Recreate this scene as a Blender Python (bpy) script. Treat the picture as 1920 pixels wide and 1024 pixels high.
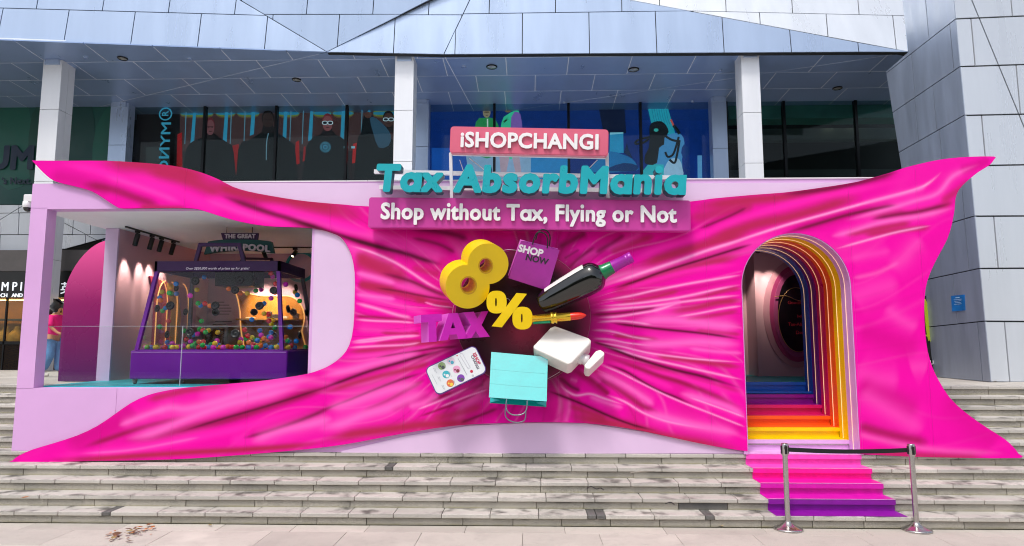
import bpy, bmesh, math, random
import numpy as np
from mathutils import Vector, Matrix
from mathutils.geometry import tessellate_polygon, delaunay_2d_cdt
random.seed(11); RNG = np.random.default_rng(5)
for o in list(bpy.data.objects): bpy.data.objects.remove(o)
scene = bpy.context.scene
COL = scene.collection

# ------------------------------------------------------------------ camera, sky, sun, exposure
F, CX, CY = 1230.0, 960.0, 512.0
PITCH, YAW, EYE = 0.1075, 0.0253, Vector((0.0, 0.0, 2.233))
cam_data = bpy.data.cameras.new('camera'); cam = bpy.data.objects.new('camera', cam_data); COL.objects.link(cam)
cam.location = EYE; cam.rotation_euler = (math.pi/2 + PITCH, 0, YAW)
cam_data.sensor_width = 36.0; cam_data.lens = 36.0*F/1920.0
cam_data.clip_start = 0.05; cam_data.clip_end = 900.0
scene.camera = cam

SUN_EL, SUN_AZ = math.radians(62), math.radians(205)      # azimuth clockwise from +Y
world = bpy.data.worlds.new('World'); scene.world = world; world.use_nodes = True
wn, wl = world.node_tree.nodes, world.node_tree.links
bg = wn['Background']
sky = wn.new('ShaderNodeTexSky'); sky.sky_type = 'NISHITA'; sky.sun_disc = False
sky.sun_elevation = SUN_EL; sky.sun_rotation = SUN_AZ; sky.air_density = 1.0; sky.dust_density = 3.0; sky.ozone_density = 1.0
hs = wn.new('ShaderNodeHueSaturation'); hs.inputs['Saturation'].default_value = 0.55
wl.new(sky.outputs[0], hs.inputs['Color']); wl.new(hs.outputs[0], bg.inputs['Color'])
bg.inputs['Strength'].default_value = 0.15
sun_d = bpy.data.lights.new('sun', 'SUN'); sun_d.energy = 1.5; sun_d.angle = math.radians(12); sun_d.color = (1.0, 0.96, 0.9)
sun = bpy.data.objects.new('sun', sun_d); COL.objects.link(sun)
sdir = Vector((math.sin(SUN_AZ)*math.cos(SUN_EL), math.cos(SUN_AZ)*math.cos(SUN_EL), math.sin(SUN_EL)))
sun.rotation_euler = sdir.to_track_quat('Z', 'Y').to_euler(); sun.location = (0, -5, 20)
vs = scene.view_settings; vs.view_transform = 'Standard'; vs.look = 'None'; vs.exposure = 0.36; vs.gamma = 1.0; vs.use_curve_mapping = False
scene.render.engine = 'CYCLES'; scene.cycles.filter_width = 1.1

# ------------------------------------------------------------------ photo geometry -> place geometry
_f = Vector((-math.sin(YAW)*math.cos(PITCH), math.cos(YAW)*math.cos(PITCH), math.sin(PITCH)))
_r = Vector((math.cos(YAW), math.sin(YAW), 0)); _u = _r.cross(_f)
def ray(px, py): return _f + _r*((px-CX)/F) + _u*((CY-py)/F)
def at(px, py, Y):
    d = ray(px, py); return EYE + d*(Y/d.y)
def atz(px, py, z):
    d = ray(px, py); return EYE + d*((z-EYE.z)/d.z)
def onp(px, py, P, n):
    d = ray(px, py); return EYE + d*((P-EYE).dot(n)/d.dot(n))
def topx(p):
    q = Vector(p)-EYE; d = q.dot(_f); return CX+F*q.dot(_r)/d, CY-F*q.dot(_u)/d

# ------------------------------------------------------------------ materials
def lin(c): return c/12.92 if c <= 0.04045 else ((c+0.055)/1.055)**2.4
def S(h):
    h = h.lstrip('#'); return tuple(lin(int(h[i:i+2], 16)/255) for i in (0, 2, 4))
MATS = {}
def mat(name, col, rough=0.5, metal=0.0, var=0.08, scale=3.0, bump=0.0, bscale=60.0, spec=0.5, emit=None, estr=0.0, coat=0.0, stretch=None, alpha=None):
    if name in MATS: return MATS[name]
    m = bpy.data.materials.new(name); m.use_nodes = True
    nt = m.node_tree; N, L = nt.nodes, nt.links; b = N['Principled BSDF']
    if isinstance(col, str): col = S(col)
    b.inputs['Roughness'].default_value = rough; b.inputs['Metallic'].default_value = metal
    b.inputs['Specular IOR Level'].default_value = spec; b.inputs['Coat Weight'].default_value = coat
    b.inputs['Coat Roughness'].default_value = 0.05
    tc = N.new('ShaderNodeTexCoord'); src = tc.outputs['Object']
    if stretch:
        mp = N.new('ShaderNodeMapping'); mp.inputs['Scale'].default_value = stretch; L.new(src, mp.inputs['Vector']); src = mp.outputs[0]
    if var:
        nz = N.new('ShaderNodeTexNoise'); nz.inputs['Scale'].default_value = scale; nz.inputs['Detail'].default_value = 6; nz.inputs['Roughness'].default_value = 0.62
        L.new(src, nz.inputs['Vector'])
        rp = N.new('ShaderNodeMapRange'); rp.inputs['From Min'].default_value = 0.3; rp.inputs['From Max'].default_value = 0.7
        rp.inputs['To Min'].default_value = 1-var; rp.inputs['To Max'].default_value = 1+var*0.6
        L.new(nz.outputs['Fac'], rp.inputs['Value'])
        mx = N.new('ShaderNodeVectorMath'); mx.operation = 'SCALE'; mx.inputs[0].default_value = col
        L.new(rp.outputs[0], mx.inputs['Scale']); L.new(mx.outputs[0], b.inputs['Base Color'])
        rr = N.new('ShaderNodeMapRange'); rr.inputs['From Min'].default_value = 0.3; rr.inputs['From Max'].default_value = 0.7
        rr.inputs['To Min'].default_value = max(0.02, rough-0.08*min(1, rough*3)); rr.inputs['To Max'].default_value = min(1, rough+0.1*min(1, rough*3))
        L.new(nz.outputs['Fac'], rr.inputs['Value']); L.new(rr.outputs[0], b.inputs['Roughness'])
    else: b.inputs['Base Color'].default_value = (*col, 1)
    if bump:
        n2 = N.new('ShaderNodeTexNoise'); n2.inputs['Scale'].default_value = bscale; n2.inputs['Detail'].default_value = 5
        L.new(src, n2.inputs['Vector'])
        bp = N.new('ShaderNodeBump'); bp.inputs['Strength'].default_value = bump; bp.inputs['Distance'].default_value = 0.01
        L.new(n2.outputs['Fac'], bp.inputs['Height']); L.new(bp.outputs[0], b.inputs['Normal'])
    if emit:
        b.inputs['Emission Color'].default_value = (*(S(emit) if isinstance(emit, str) else emit), 1); b.inputs['Emission Strength'].default_value = estr
    MATS[name] = m; return m
def glass_mat(name, tint=(0.9, 0.95, 0.95), fac=1.0, rough=0.0, ior=1.45):
    if name in MATS: return MATS[name]
    m = bpy.data.materials.new(name); m.use_nodes = True; nt = m.node_tree; N, L = nt.nodes, nt.links
    N.remove(N['Principled BSDF']); out = N['Material Output']
    t = N.new('ShaderNodeBsdfTransparent'); t.inputs['Color'].default_value = (*tint, 1)
    g = N.new('ShaderNodeBsdfGlossy'); g.inputs['Roughness'].default_value = rough; g.inputs['Color'].default_value = (1, 1, 1, 1)
    fr = N.new('ShaderNodeFresnel'); fr.inputs['IOR'].default_value = ior
    tc = N.new('ShaderNodeTexCoord'); nz = N.new('ShaderNodeTexNoise'); nz.inputs['Scale'].default_value = 0.9; nz.inputs['Detail'].default_value = 2
    L.new(tc.outputs['Object'], nz.inputs['Vector'])
    bp = N.new('ShaderNodeBump'); bp.inputs['Strength'].default_value = 0.05; bp.inputs['Distance'].default_value = 0.02
    L.new(nz.outputs['Fac'], bp.inputs['Height']); L.new(bp.outputs[0], g.inputs['Normal'])
    mu = N.new('ShaderNodeMath'); mu.operation = 'MULTIPLY'; mu.inputs[1].default_value = fac; L.new(fr.outputs[0], mu.inputs[0])
    mx = N.new('ShaderNodeMixShader'); L.new(mu.outputs[0], mx.inputs[0]); L.new(t.outputs[0], mx.inputs[1]); L.new(g.outputs[0], mx.inputs[2])
    L.new(mx.outputs[0], out.inputs['Surface']); MATS[name] = m; return m
def print_mat(name, rough=0.4, attr='print', spec=0.4, raster=0.0):
    m = bpy.data.materials.new(name); m.use_nodes = True; nt = m.node_tree; N, L = nt.nodes, nt.links; b = N['Principled BSDF']
    a = N.new('ShaderNodeVertexColor'); a.layer_name = attr; src = a.outputs['Color']
    tc = N.new('ShaderNodeTexCoord')
    nz = N.new('ShaderNodeTexNoise'); nz.inputs['Scale'].default_value = 1.3; nz.inputs['Detail'].default_value = 6; L.new(tc.outputs['Object'], nz.inputs['Vector'])
    mr = N.new('ShaderNodeMapRange'); mr.inputs['To Min'].default_value = rough-0.06; mr.inputs['To Max'].default_value = rough+0.1; L.new(nz.outputs['Fac'], mr.inputs['Value'])
    L.new(mr.outputs[0], b.inputs['Roughness'])
    if raster:
        w = N.new('ShaderNodeTexWave'); w.bands_direction = 'Z'; w.inputs['Scale'].default_value = 22.0; L.new(tc.outputs['Object'], w.inputs['Vector'])
        bp = N.new('ShaderNodeBump'); bp.inputs['Strength'].default_value = raster; bp.inputs['Distance'].default_value = 0.003
        L.new(w.outputs['Fac'], bp.inputs['Height']); L.new(bp.outputs[0], b.inputs['Normal'])
    b.inputs['Specular IOR Level'].default_value = spec
    L.new(src, b.inputs['Base Color']); MATS[name] = m; return m

# ------------------------------------------------------------------ objects
def tag(o, label=None, cat=None, group=None, kind=None):
    if label: o['label'] = label
    if cat: o['category'] = cat
    if group: o['group'] = group
    if kind: o['kind'] = kind
    return o
def thing(name, label, cat, loc, group=None):
    o = bpy.data.objects.new(name, None); COL.objects.link(o); o.location = loc; o.empty_display_size = 0.2
    return tag(o, label, cat, group)
def adopt(o, parent):
    if parent is None: return
    o.parent = parent
    if parent.type == 'EMPTY': o.matrix_parent_inverse = Matrix.Translation(-Vector(parent.location))
def link(name, me, m, parent=None):
    o = bpy.data.objects.new(name, me); COL.objects.link(o)
    if m is not None and not me.materials:
        for k in (m if isinstance(m, (list, tuple)) else [m]): me.materials.append(k)
    adopt(o, parent); return o
class MB:
    def __init__(s): s.v = []; s.f = []; s.sm = []; s.mi = []
    def add(s, vs, fs, smooth=False, mi=0):
        n = len(s.v); s.v += [tuple(v) for v in vs]; s.f += [tuple(i+n for i in f) for f in fs]; s.sm += [smooth]*len(fs); s.mi += [mi]*len(fs); return s
    def box(s, a, b, mi=0):
        (x0, y0, z0), (x1, y1, z1) = a, b
        return s.add([(x0,y0,z0),(x1,y0,z0),(x1,y1,z0),(x0,y1,z0),(x0,y0,z1),(x1,y0,z1),(x1,y1,z1),(x0,y1,z1)],
                     [(0,3,2,1),(4,5,6,7),(0,1,5,4),(1,2,6,5),(2,3,7,6),(3,0,4,7)], False, mi)
    def obox(s, c, ax, ay, az):      # centre and three half-axis vectors
        c, ax, ay, az = map(Vector, (c, ax, ay, az)); v = []
        for sz in (-1, 1):
            for sx, sy in ((-1,-1),(1,-1),(1,1),(-1,1)): v.append(c+ax*sx+ay*sy+az*sz)
        return s.add(v, [(0,3,2,1),(4,5,6,7),(0,1,5,4),(1,2,6,5),(2,3,7,6),(3,0,4,7)])
    def bbox(s, a, b, r=0.008):      # box with chamfered edges (44 triangles)
        bm = bmesh.new(); bmesh.ops.create_cube(bm, size=1.0)
        for v in bm.verts: v.co = Vector([(a[i]+b[i])/2 + v.co[i]*(b[i]-a[i]) for i in range(3)])
        bmesh.ops.bevel(bm, geom=bm.edges[:], offset=r, segments=1, affect='EDGES')
        bm.verts.index_update(); s.add([v.co for v in bm.verts], [[v.index for v in f.verts] for f in bm.faces]); bm.free(); return s
    def prism(s, outer, ext, holes=(), mi=0, smooth=False):
        loops = [[Vector(p) for p in outer]] + [[Vector(p) for p in h] for h in holes]; ext = Vector(ext)
        flat = [p for l in loops for p in l]; n = len(flat); tris = tessellate_polygon(loops)
        v = flat + [p+ext for p in flat]; f = []
        nrm = Vector()
        for a, b, c in tris:
            nrm += (flat[b]-flat[a]).cross(flat[c]-flat[a])
        flip = nrm.dot(ext) > 0
        for t in tris:
            t = tuple(t); tf = t if not flip else t[::-1]; f.append(tf); f.append(tuple(i+n for i in tf[::-1]))
        s.add(v, f, False, mi)
        base = len(s.v)-2*n; k = 0; fs = []
        for l in loops:
            m_ = len(l)
            for i in range(m_):
                a, b = k+i, k+(i+1) % m_; fs.append((base+a, base+b, base+n+b, base+n+a))
            k += m_
        s.f += fs; s.sm += [smooth]*len(fs); s.mi += [mi]*len(fs); return s
    def tube(s, pts, r, n=8, closed=False, caps=True):
        pts = [Vector(p) for p in pts]; m_ = len(pts); v = []; f = []; up = None
        for i, p in enumerate(pts):
            t = (pts[(i+1) % m_]-pts[i-1]) if closed else (pts[min(i+1, m_-1)]-pts[max(i-1, 0)])
            t = t.normalized()
            if up is None: up = t.orthogonal().normalized()
            up = (up - t*up.dot(t)).normalized(); w = t.cross(up); rr = r[i] if isinstance(r, (list, tuple)) else r
            for k in range(n):
                a = 2*math.pi*k/n; v.append(p+(up*math.cos(a)+w*math.sin(a))*rr)
        for i in range(m_ if closed else m_-1):
            for k in range(n):
                a, b = i*n+k, i*n+(k+1) % n; j = ((i+1) % m_)*n
                f.append((a, b, j+(k+1) % n, j+k))
        s.add(v, f, True)
        if caps and not closed:
            s.add(v[:n], [tuple(range(n))[::-1]]); s.add(v[-n:], [tuple(range(n))])
        return s
    def lathe(s, P, axis, prof, n=24, a0=0.0, a1=2*math.pi, ref=None, smooth=True, caps=True):
        P = Vector(P); t = Vector(axis).normalized(); e = Vector(ref) if ref else t.orthogonal(); e = (e-t*e.dot(t)).normalized(); w = t.cross(e)
        full = abs(a1-a0) > 6.28; cnt = n if full else n+1; v = []; f = []
        for l, r in prof:
            for k in range(cnt):
                a = a0+(a1-a0)*k/n; v.append(P+t*l+(e*math.cos(a)+w*math.sin(a))*r)
        for i in range(len(prof)-1):
            for k in range(n):
                k2 = (k+1) % cnt if full else k+1
                f.append((i*cnt+k, i*cnt+k2, (i+1)*cnt+k2, (i+1)*cnt+k))
        s.add(v, f, smooth)
        if full and caps:
            if prof[0][1] > 1e-5: s.add(v[:cnt], [tuple(range(cnt))[::-1]])
            if prof[-1][1] > 1e-5: s.add(v[-cnt:], [tuple(range(cnt))])
        return s
    def build(s, name, m, parent=None):
        me = bpy.data.meshes.new(name); me.from_pydata(s.v, [], s.f)
        me.polygons.foreach_set('use_smooth', s.sm)
        if any(s.mi): me.polygons.foreach_set('material_index', s.mi)
        me.update(); return link(name, me, m, parent)
def smooth_poly(pts, k=4, closed=True):
    n = len(pts); out = []; rng = range(n) if closed else range(n-1)
    for i in rng:
        p0 = pts[(i-1) % n] if closed or i > 0 else pts[0]; p1 = pts[i]; p2 = pts[(i+1) % n]; p3 = pts[(i+2) % n] if closed or i+2 < n else pts[-1]
        for j in range(k):
            t = j/k
            out.append(tuple(0.5*((2*b)+(-a+c)*t+(2*a-5*b+4*c-d)*t*t+(-a+3*b-3*c+d)*t**3) for a, b, c, d in zip(p0, p1, p2, p3)))
    if not closed: out.append(tuple(pts[-1]))
    return out
def rrect(x0, y0, x1, y1, r, n=5):
    o = []
    for cx, cy, a in ((x1-r, y1-r, 0), (x0+r, y1-r, 90), (x0+r, y0+r, 180), (x1-r, y0+r, 270)):
        for k in range(n+1):
            t = math.radians(a+90*k/n); o.append((cx+r*math.cos(t), cy+r*math.sin(t)))
    return o
def ell(cx, cy, rx, ry, n=24, p=2.0):
    o = []
    for k in range(n):
        a = 2*math.pi*k/n; c, s_ = math.cos(a), math.sin(a)
        o.append((cx+rx*math.copysign(abs(c)**(2/p), c), cy+ry*math.copysign(abs(s_)**(2/p), s_)))
    return o
# flat lettering turned into solid letters: one mesh per character
GL = {}
def _flat(body, off, shear):
    cu = bpy.data.curves.new('t', 'FONT'); cu.body = body; cu.size = 1; cu.offset = off; cu.shear = shear; cu.resolution_u = 3; cu.fill_mode = 'FRONT'
    o = bpy.data.objects.new('t', cu); COL.objects.link(o); dg = bpy.context.evaluated_depsgraph_get(); dg.update()
    me = bpy.data.meshes.new_from_object(o.evaluated_get(dg)); v = [tuple(q.co) for q in me.vertices]; f = [tuple(p.vertices) for p in me.polygons]
    bpy.data.objects.remove(o); bpy.data.curves.remove(cu); bpy.data.meshes.remove(me); return v, f
def embolden(v, f, d, extra=None):
    """Grow a flat glyph outward by d: distance field on a grid, outline by marching squares."""
    P = np.array([(x, y) for x, y, z in v]); ed = {}
    for t in f:
        for i in range(len(t)): ed[(t[i], t[(i+1) % len(t)])] = 1
    E = np.array([(a, b) for a, b in ed if (b, a) not in ed]); A, B = P[E[:, 0]], P[E[:, 1]]
    h = 0.0075; x0, y0 = P.min(0)-d-3*h; x1, y1 = P.max(0)+d+3*h
    gx, gy = np.arange(x0, x1, h), np.arange(y0, y1, h); X, Y = np.meshgrid(gx, gy); q = np.c_[X.ravel(), Y.ravel()]
    D = np.full(len(q), 9.0); ins = np.zeros(len(q), bool)
    for a, b in zip(A, B):
        ab = b-a; t = np.clip(((q-a)@ab)/(ab@ab+1e-12), 0, 1); D = np.minimum(D, np.hypot(*(q-a-t[:, None]*ab).T))
        if a[1] != b[1]: ins ^= ((a[1] > q[:, 1]) != (b[1] > q[:, 1])) & (q[:, 0] < (b[0]-a[0])*(q[:, 1]-a[1])/(b[1]-a[1])+a[0])
    G_ = np.where(ins, -D, D)
    if extra:
        ex0, ey0, ex1, ey1 = extra; qx = np.maximum(ex0-q[:, 0], q[:, 0]-ex1); qy = np.maximum(ey0-q[:, 1], q[:, 1]-ey1); G_ = np.minimum(G_, np.maximum(qx, qy))
    F_ = (G_-d).reshape(X.shape); nxt = {}; pt = {}
    def cross(i, j, k, l):
        key = (i, j, k, l) if (i, j) < (k, l) else (k, l, i, j)
        if key not in pt:
            a, b = F_[key[0], key[1]], F_[key[2], key[3]]; t = a/(a-b); pt[key] = (gx[key[1]]+(gx[key[3]]-gx[key[1]])*t, gy[key[0]]+(gy[key[2]]-gy[key[0]])*t)
        return key
    for i in range(F_.shape[0]-1):
        row = F_[i:i+2]
        act = np.where((row.min(0)[:-1] < 0) | (row.min(0)[1:] < 0))[0]
        for j in act:
            c = [(i, j), (i, j+1), (i+1, j+1), (i+1, j)]; s_ = [F_[a] < 0 for a in c]
            if all(s_) or not any(s_): continue
            ent = [k for k in range(4) if not s_[k] and s_[(k+1) % 4]]; ext = [k for k in range(4) if s_[k] and not s_[(k+1) % 4]]
            for a in ent:
                b = min(ext, key=lambda e: (e-a) % 4); ka = cross(*c[a], *c[(a+1) % 4]); kb_ = cross(*c[b], *c[(b+1) % 4]); nxt[kb_] = ka
    loops = []
    while nxt:
        st, cur = next(iter(nxt.items())); L = [pt[st]]; del nxt[st]
        while cur in nxt: L.append(pt[cur]); cur = nxt.pop(cur)
        if len(L) > 5: loops.append(L)
    def simp(L):
        out = [L[0]]
        for i in range(1, len(L)-1):
            a, b, c = out[-1], L[i], L[i+1]; u = (b[0]-a[0], b[1]-a[1]); w = (c[0]-b[0], c[1]-b[1]); lu, lw = math.hypot(*u), math.hypot(*w)
            if abs(u[0]*w[1]-u[1]*w[0]) > .06*lu*lw or lu > .05: out.append(b)
        return out
    loops = [simp(L) for L in loops]; outer = [L for L in loops if area(L) > 0]; hol = [L for L in loops if area(L) < 0]
    V, T = [], []
    def inn(L, p):
        r = False
        for i in range(len(L)):
            a, b = L[i-1], L[i]
            if (a[1] > p[1]) != (b[1] > p[1]) and p[0] < (b[0]-a[0])*(p[1]-a[1])/(b[1]-a[1])+a[0]: r = not r
        return r
    for L in outer:
        hs = [h_ for h_ in hol if inn(L, h_[0])]; n0 = len(V); fl = [p for l in [L]+hs for p in l]; V += fl
        for t in tessellate_polygon([[Vector((x, y, 0)) for x, y in l] for l in [L]+hs]):
            a, b, c = (fl[i] for i in t); t = tuple(t) if (b[0]-a[0])*(c[1]-a[1])-(b[1]-a[1])*(c[0]-a[0]) > 0 else tuple(t)[::-1]; T.append(tuple(i+n0 for i in t))
    return [(x, y, 0) for x, y in V], T
def area(P): return 0.5*sum(P[i-1][0]*P[i][1]-P[i][0]*P[i-1][1] for i in range(len(P)))
def glyph(ch, off, shear):
    k = (ch, off, shear)
    if k not in GL:
        if ('|', 0) not in GL: GL[('|', 0)] = max(q[0] for q in _flat('|', 0, 0)[0])
        v, f = _flat(ch, off if off < .01 else 0, shear) if ch != ' ' else ([], [])
        if v and off >= .01:
            ex = None
            if ch == 'a' and off > .03:      # single-storey a: round bowl with a straight stem
                v, f = _flat('o', 0, 0); xs_ = [q[0] for q in v]; ys_ = [q[1] for q in v]; ex = (max(xs_)-.075, 0.0, max(xs_)+.01, max(ys_)-.01)
            if ch in 'ij' and off > .03: v = [(x, y+(.055 if y > .5 else 0), z) for x, y, z in v]
            v, f = embolden(v, f, off, ex)
            if ch == 'a' and ex and shear: v = [(x+shear*y, y, z) for x, y, z in v]
        adv = max(q[0] for q in _flat(('o' if ch == 'a' and off > .03 else ch)+'|', 0, 0)[0])-GL[('|', 0)]
        v = [(x, y) for x, y, z in v]; GL[k] = (v, f, adv)
    return GL[k]
def glyph_solid(b, v, f, M, depth):
    n = len(v); V = [M @ Vector((x, y, 0)) for x, y in v]
    if depth <= 0: b.add(V, f); return
    Vb = [M @ Vector((x, y, -depth)) for x, y in v]; ed = {}
    for t in f:
        for i in range(len(t)): ed[(t[i], t[(i+1) % len(t)])] = 1
    side = [(a, b_) for (a, b_) in ed if (b_, a) not in ed]
    b.add(V+Vb, list(f)+[tuple(i+n for i in t[::-1]) for t in f]+[(b_, a, a+n, b_+n) for a, b_ in side])
def lettering(text, M, width, m, parent, depth=0.0, off=0.0, shear=0.0, track=0.0, single=None, name='letter', sx=1.0, arc=None, height=None):
    """Lay text along local x of frame M, starting at its origin, scaled so that the line is `width` long."""
    pos = []; x = 0
    for c in text:
        g = glyph(c, off, shear); pos.append(x); x += g[2]*sx+track
    s = width/(x-track); sy = s if height is None else height/0.73; out = []; b = MB()
    for c, p in zip(text, pos):
        v, f, a = glyph(c, off, shear)
        if not v: continue
        vv = [((p+vx*sx)*s, vy*sy) for vx, vy in v]
        if arc: vv = [(q, y+arc*(1-((q-width/2)/(width/2))**2)) for q, y in vv]
        if not single: b = MB()
        glyph_solid(b, vv, f, M, depth)
        if not single: out.append(b.build(name, m, parent))
    if single: out.append(tag(b.build(single, m, parent), kind='stuff'))
    return out
def frame(P, n, roll=0.0):
    n = Vector(n).normalized(); v = (Vector((0, 0, 1))-n*n.z).normalized(); u = v.cross(n)
    c, s_ = math.cos(roll), math.sin(roll); u2 = u*c+v*s_; v2 = v*c-u*s_; P = Vector(P)
    return Matrix(((u2.x, v2.x, n.x, P.x), (u2.y, v2.y, n.y, P.y), (u2.z, v2.z, n.z, P.z), (0, 0, 0, 1)))
FRONT = Vector((0, -1, 0))
# split a flat polygon by lines into separate panels
def cut(poly, line):
    (ax, ay), (bx, by) = line; A, B = [], []; n = len(poly)
    sd = [(bx-ax)*(p[1]-ay)-(by-ay)*(p[0]-ax) for p in poly]
    for i in range(n):
        p, q, s, t = poly[i], poly[(i+1) % n], sd[i], sd[(i+1) % n]
        if s >= 0: A.append(p)
        if s <= 0: B.append(p)
        if s*t < 0:
            k = s/(s-t); r = (p[0]+(q[0]-p[0])*k, p[1]+(q[1]-p[1])*k); A.append(r); B.append(r)
    ok = lambda P: len(P) > 2 and abs(area(P)) > 1e-3
    return [P for P in (A, B) if ok(P)]
def area(P): return 0.5*sum(P[i-1][0]*P[i][1]-P[i][0]*P[i-1][1] for i in range(len(P)))
def inset(P, d):
    if area(P) < 0: P = P[::-1]
    Q = []
    for p in P:
        if not Q or math.hypot(p[0]-Q[-1][0], p[1]-Q[-1][1]) > 1e-4: Q.append(p)
    if math.hypot(Q[0][0]-Q[-1][0], Q[0][1]-Q[-1][1]) < 1e-4: Q.pop()
    n = len(Q); out = []
    for i in range(n):
        a, b, c = Q[i-1], Q[i], Q[(i+1) % n]
        e1 = (b[0]-a[0], b[1]-a[1]); e2 = (c[0]-b[0], c[1]-b[1]); l1, l2 = math.hypot(*e1), math.hypot(*e2)
        n1 = (-e1[1]/l1, e1[0]/l1); n2 = (-e2[1]/l2, e2[0]/l2); den = 1+n1[0]*n2[0]+n1[1]*n2[1]
        den = max(den, 0.25); out.append((b[0]+(n1[0]+n2[0])*d/den, b[1]+(n1[1]+n2[1])*d/den))
    return out if area(out) > 0 else None
def panelise(polys, rows, joints_for_row, extra=()):
    for ln in extra: polys = [q for p in polys for q in cut(p, ln)]
    out = []
    strips = polys
    for ln in rows: strips = [q for p in strips for q in cut(p, ln)]
    for st in strips:
        cx = sum(p[0] for p in st)/len(st); cy = sum(p[1] for p in st)/len(st)
        pieces = [st]
        for ln in joints_for_row(cx, cy): pieces = [q for p in pieces for q in cut(p, ln)]
        out += pieces
    return out

for _t, _o, _s in (('iSHOPCHANGI', .030, 0), ('Shop without Tax, Flying or Not', .034, 0), ('Tax AbsorbMania', .054, .07), ('RO\u0418YM', .012, 0), ('R', .012, 0), ('UM', .045, 0), ('\u2019s Next.', .02, 0), ('MPIR ', 0, 0), ('CH AND', .004, 0), ('\u82f1', .005, 0), ('UR', .01, 0),
    ('SHOP', .045, 0), ('NOW', .035, 0), ('iSHOP', .035, 0), ('CHANGI', .02, 0), ('Over S$30,000 worth of prizes up for grabs!', .012, .2), ('THE GREAT', .04, 0), ('WHIRLPOOL', .04, 0), ('Goodbye tax, hello Tax-Absorbed Deals!', .0, 0)):
    for _c in set(_t): glyph(_c, _o, _s)
# ------------------------------------------------------------------ ground, stairs, landing
D0, TR, RI = 8.355, 0.268, 0.1405
LZ = 11*RI; LY = D0+10*TR
def stone_mat(name, base, speck=0.35, moss=0.0, stain=0.5):
    m = bpy.data.materials.new(name); m.use_nodes = True; nt = m.node_tree; N, L = nt.nodes, nt.links; b = N['Principled BSDF']
    tc = N.new('ShaderNodeTexCoord'); oi = N.new('ShaderNodeObjectInfo')
    def noise(sc, det=5, vec='Object', rough=0.6):
        n = N.new('ShaderNodeTexNoise'); n.inputs['Scale'].default_value = sc; n.inputs['Detail'].default_value = det; n.inputs['Roughness'].default_value = rough; L.new(tc.outputs[vec], n.inputs['Vector']); return n.outputs['Fac']
    def rng(v, a, b_, c, d):
        r = N.new('ShaderNodeMapRange'); r.inputs['From Min'].default_value = a; r.inputs['From Max'].default_value = b_; r.inputs['To Min'].default_value = c; r.inputs['To Max'].default_value = d; L.new(v, r.inputs['Value']); return r.outputs[0]
    def mixc(f, A, B):
        x = N.new('ShaderNodeMix'); x.data_type = 'RGBA'; L.new(f, x.inputs[0])
        for s_, i in ((A, 6), (B, 7)):
            if isinstance(s_, tuple): x.inputs[i].default_value = (*s_, 1)
            else: L.new(s_, x.inputs[i])
        return x.outputs[2]
    c0 = S(base); dk = tuple(k*0.42 for k in c0); lt = tuple(min(1, k*1.35) for k in c0)
    col = mixc(rng(noise(130, 3), 0.35, 0.65, 0, 1), tuple(k*(1-speck) for k in c0), tuple(min(1, k*(1+speck*0.7)) for k in c0))
    col = mixc(rng(noise(2.3, 7), 0.48, 0.72, 0, 0.55*stain*1.3), col, dk)
    col = mixc(rng(noise(14, 6), 0.55, 0.72, 0, 0.5*stain), col, tuple(k*0.3 for k in c0))
    col = mixc(rng(noise(1.1, 4), 0.55, 0.75, 0, 0.5), col, lt)
    col = mixc(rng(oi.outputs['Random'], 0, 1, 0, 0.42), col, tuple(k*0.55 for k in c0))
    if moss:
        sx = N.new('ShaderNodeSeparateXYZ'); L.new(tc.outputs['Generated'], sx.inputs[0])
        a = rng(sx.outputs['Z'], 0.0, 0.35, 1, 0); nn = rng(noise(5, 6), 0.35, 0.7, 0.1, 1.0)
        mu = N.new('ShaderNodeMath'); mu.operation = 'MULTIPLY'; L.new(a, mu.inputs[0]); L.new(nn, mu.inputs[1])
        m2 = N.new('ShaderNodeMath'); m2.operation = 'MULTIPLY'; L.new(mu.outputs[0], m2.inputs[0]); m2.inputs[1].default_value = moss
        col = mixc(m2.outputs[0], col, S('#8f8a4c'))
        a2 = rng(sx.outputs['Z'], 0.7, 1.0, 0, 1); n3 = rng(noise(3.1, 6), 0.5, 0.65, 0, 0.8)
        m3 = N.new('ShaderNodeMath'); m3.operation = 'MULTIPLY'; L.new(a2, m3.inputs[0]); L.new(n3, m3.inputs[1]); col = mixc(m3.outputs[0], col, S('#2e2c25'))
    L.new(col, b.inputs['Base Color']); b.inputs['Roughness'].default_value = 0.75
    bp = N.new('ShaderNodeBump'); bp.inputs['Strength'].default_value = 0.35; bp.inputs['Distance'].default_value = 0.004
    L.new(noise(85, 6), bp.inputs['Height']); L.new(bp.outputs[0], b.inputs['Normal'])
    MATS[name] = m; return m
M_tread = stone_mat('tread granite', '#c7c2ba', 0.28, 0.3, 0.26)
M_riser = stone_mat('riser granite', '#b4aea2', 0.45, 0.65, 0.45)
M_dark = stone_mat('dark granite', '#6c6a68', 0.3, 0.2, 0.6)
M_pave = stone_mat('paving stone', '#c6bfb5', 0.2, 0.0, 0.4)
M_mortar = mat('mortar', '#7d7768', 0.9, var=0.3, scale=8)
STRUCT = lambda o: tag(o, kind='structure')
g = MB(); g.add([(-300,-300,-0.03),(300,-300,-0.03),(300,300,-0.03),(-300,300,-0.03)], [(0,1,2,3)])
ground = STRUCT(g.build('ground', M_mortar))
y = D0-0.002; row = 0
while y > 5.4:
    dy = 0.29 if row % 2 == 0 else 0.58
    x = -9.5-random.random()*0.6
    while x < 9.5:
        w = random.choice((0.9, 1.2, 1.2)); j = random.uniform(-0.0015, 0.0015)
        MB().bbox((x+.002, y-dy+.003, -0.06), (x+w-.002, y, j), 0.003).build('paving_slab', M_pave, ground); x += w
    y -= dy; row += 1
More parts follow.
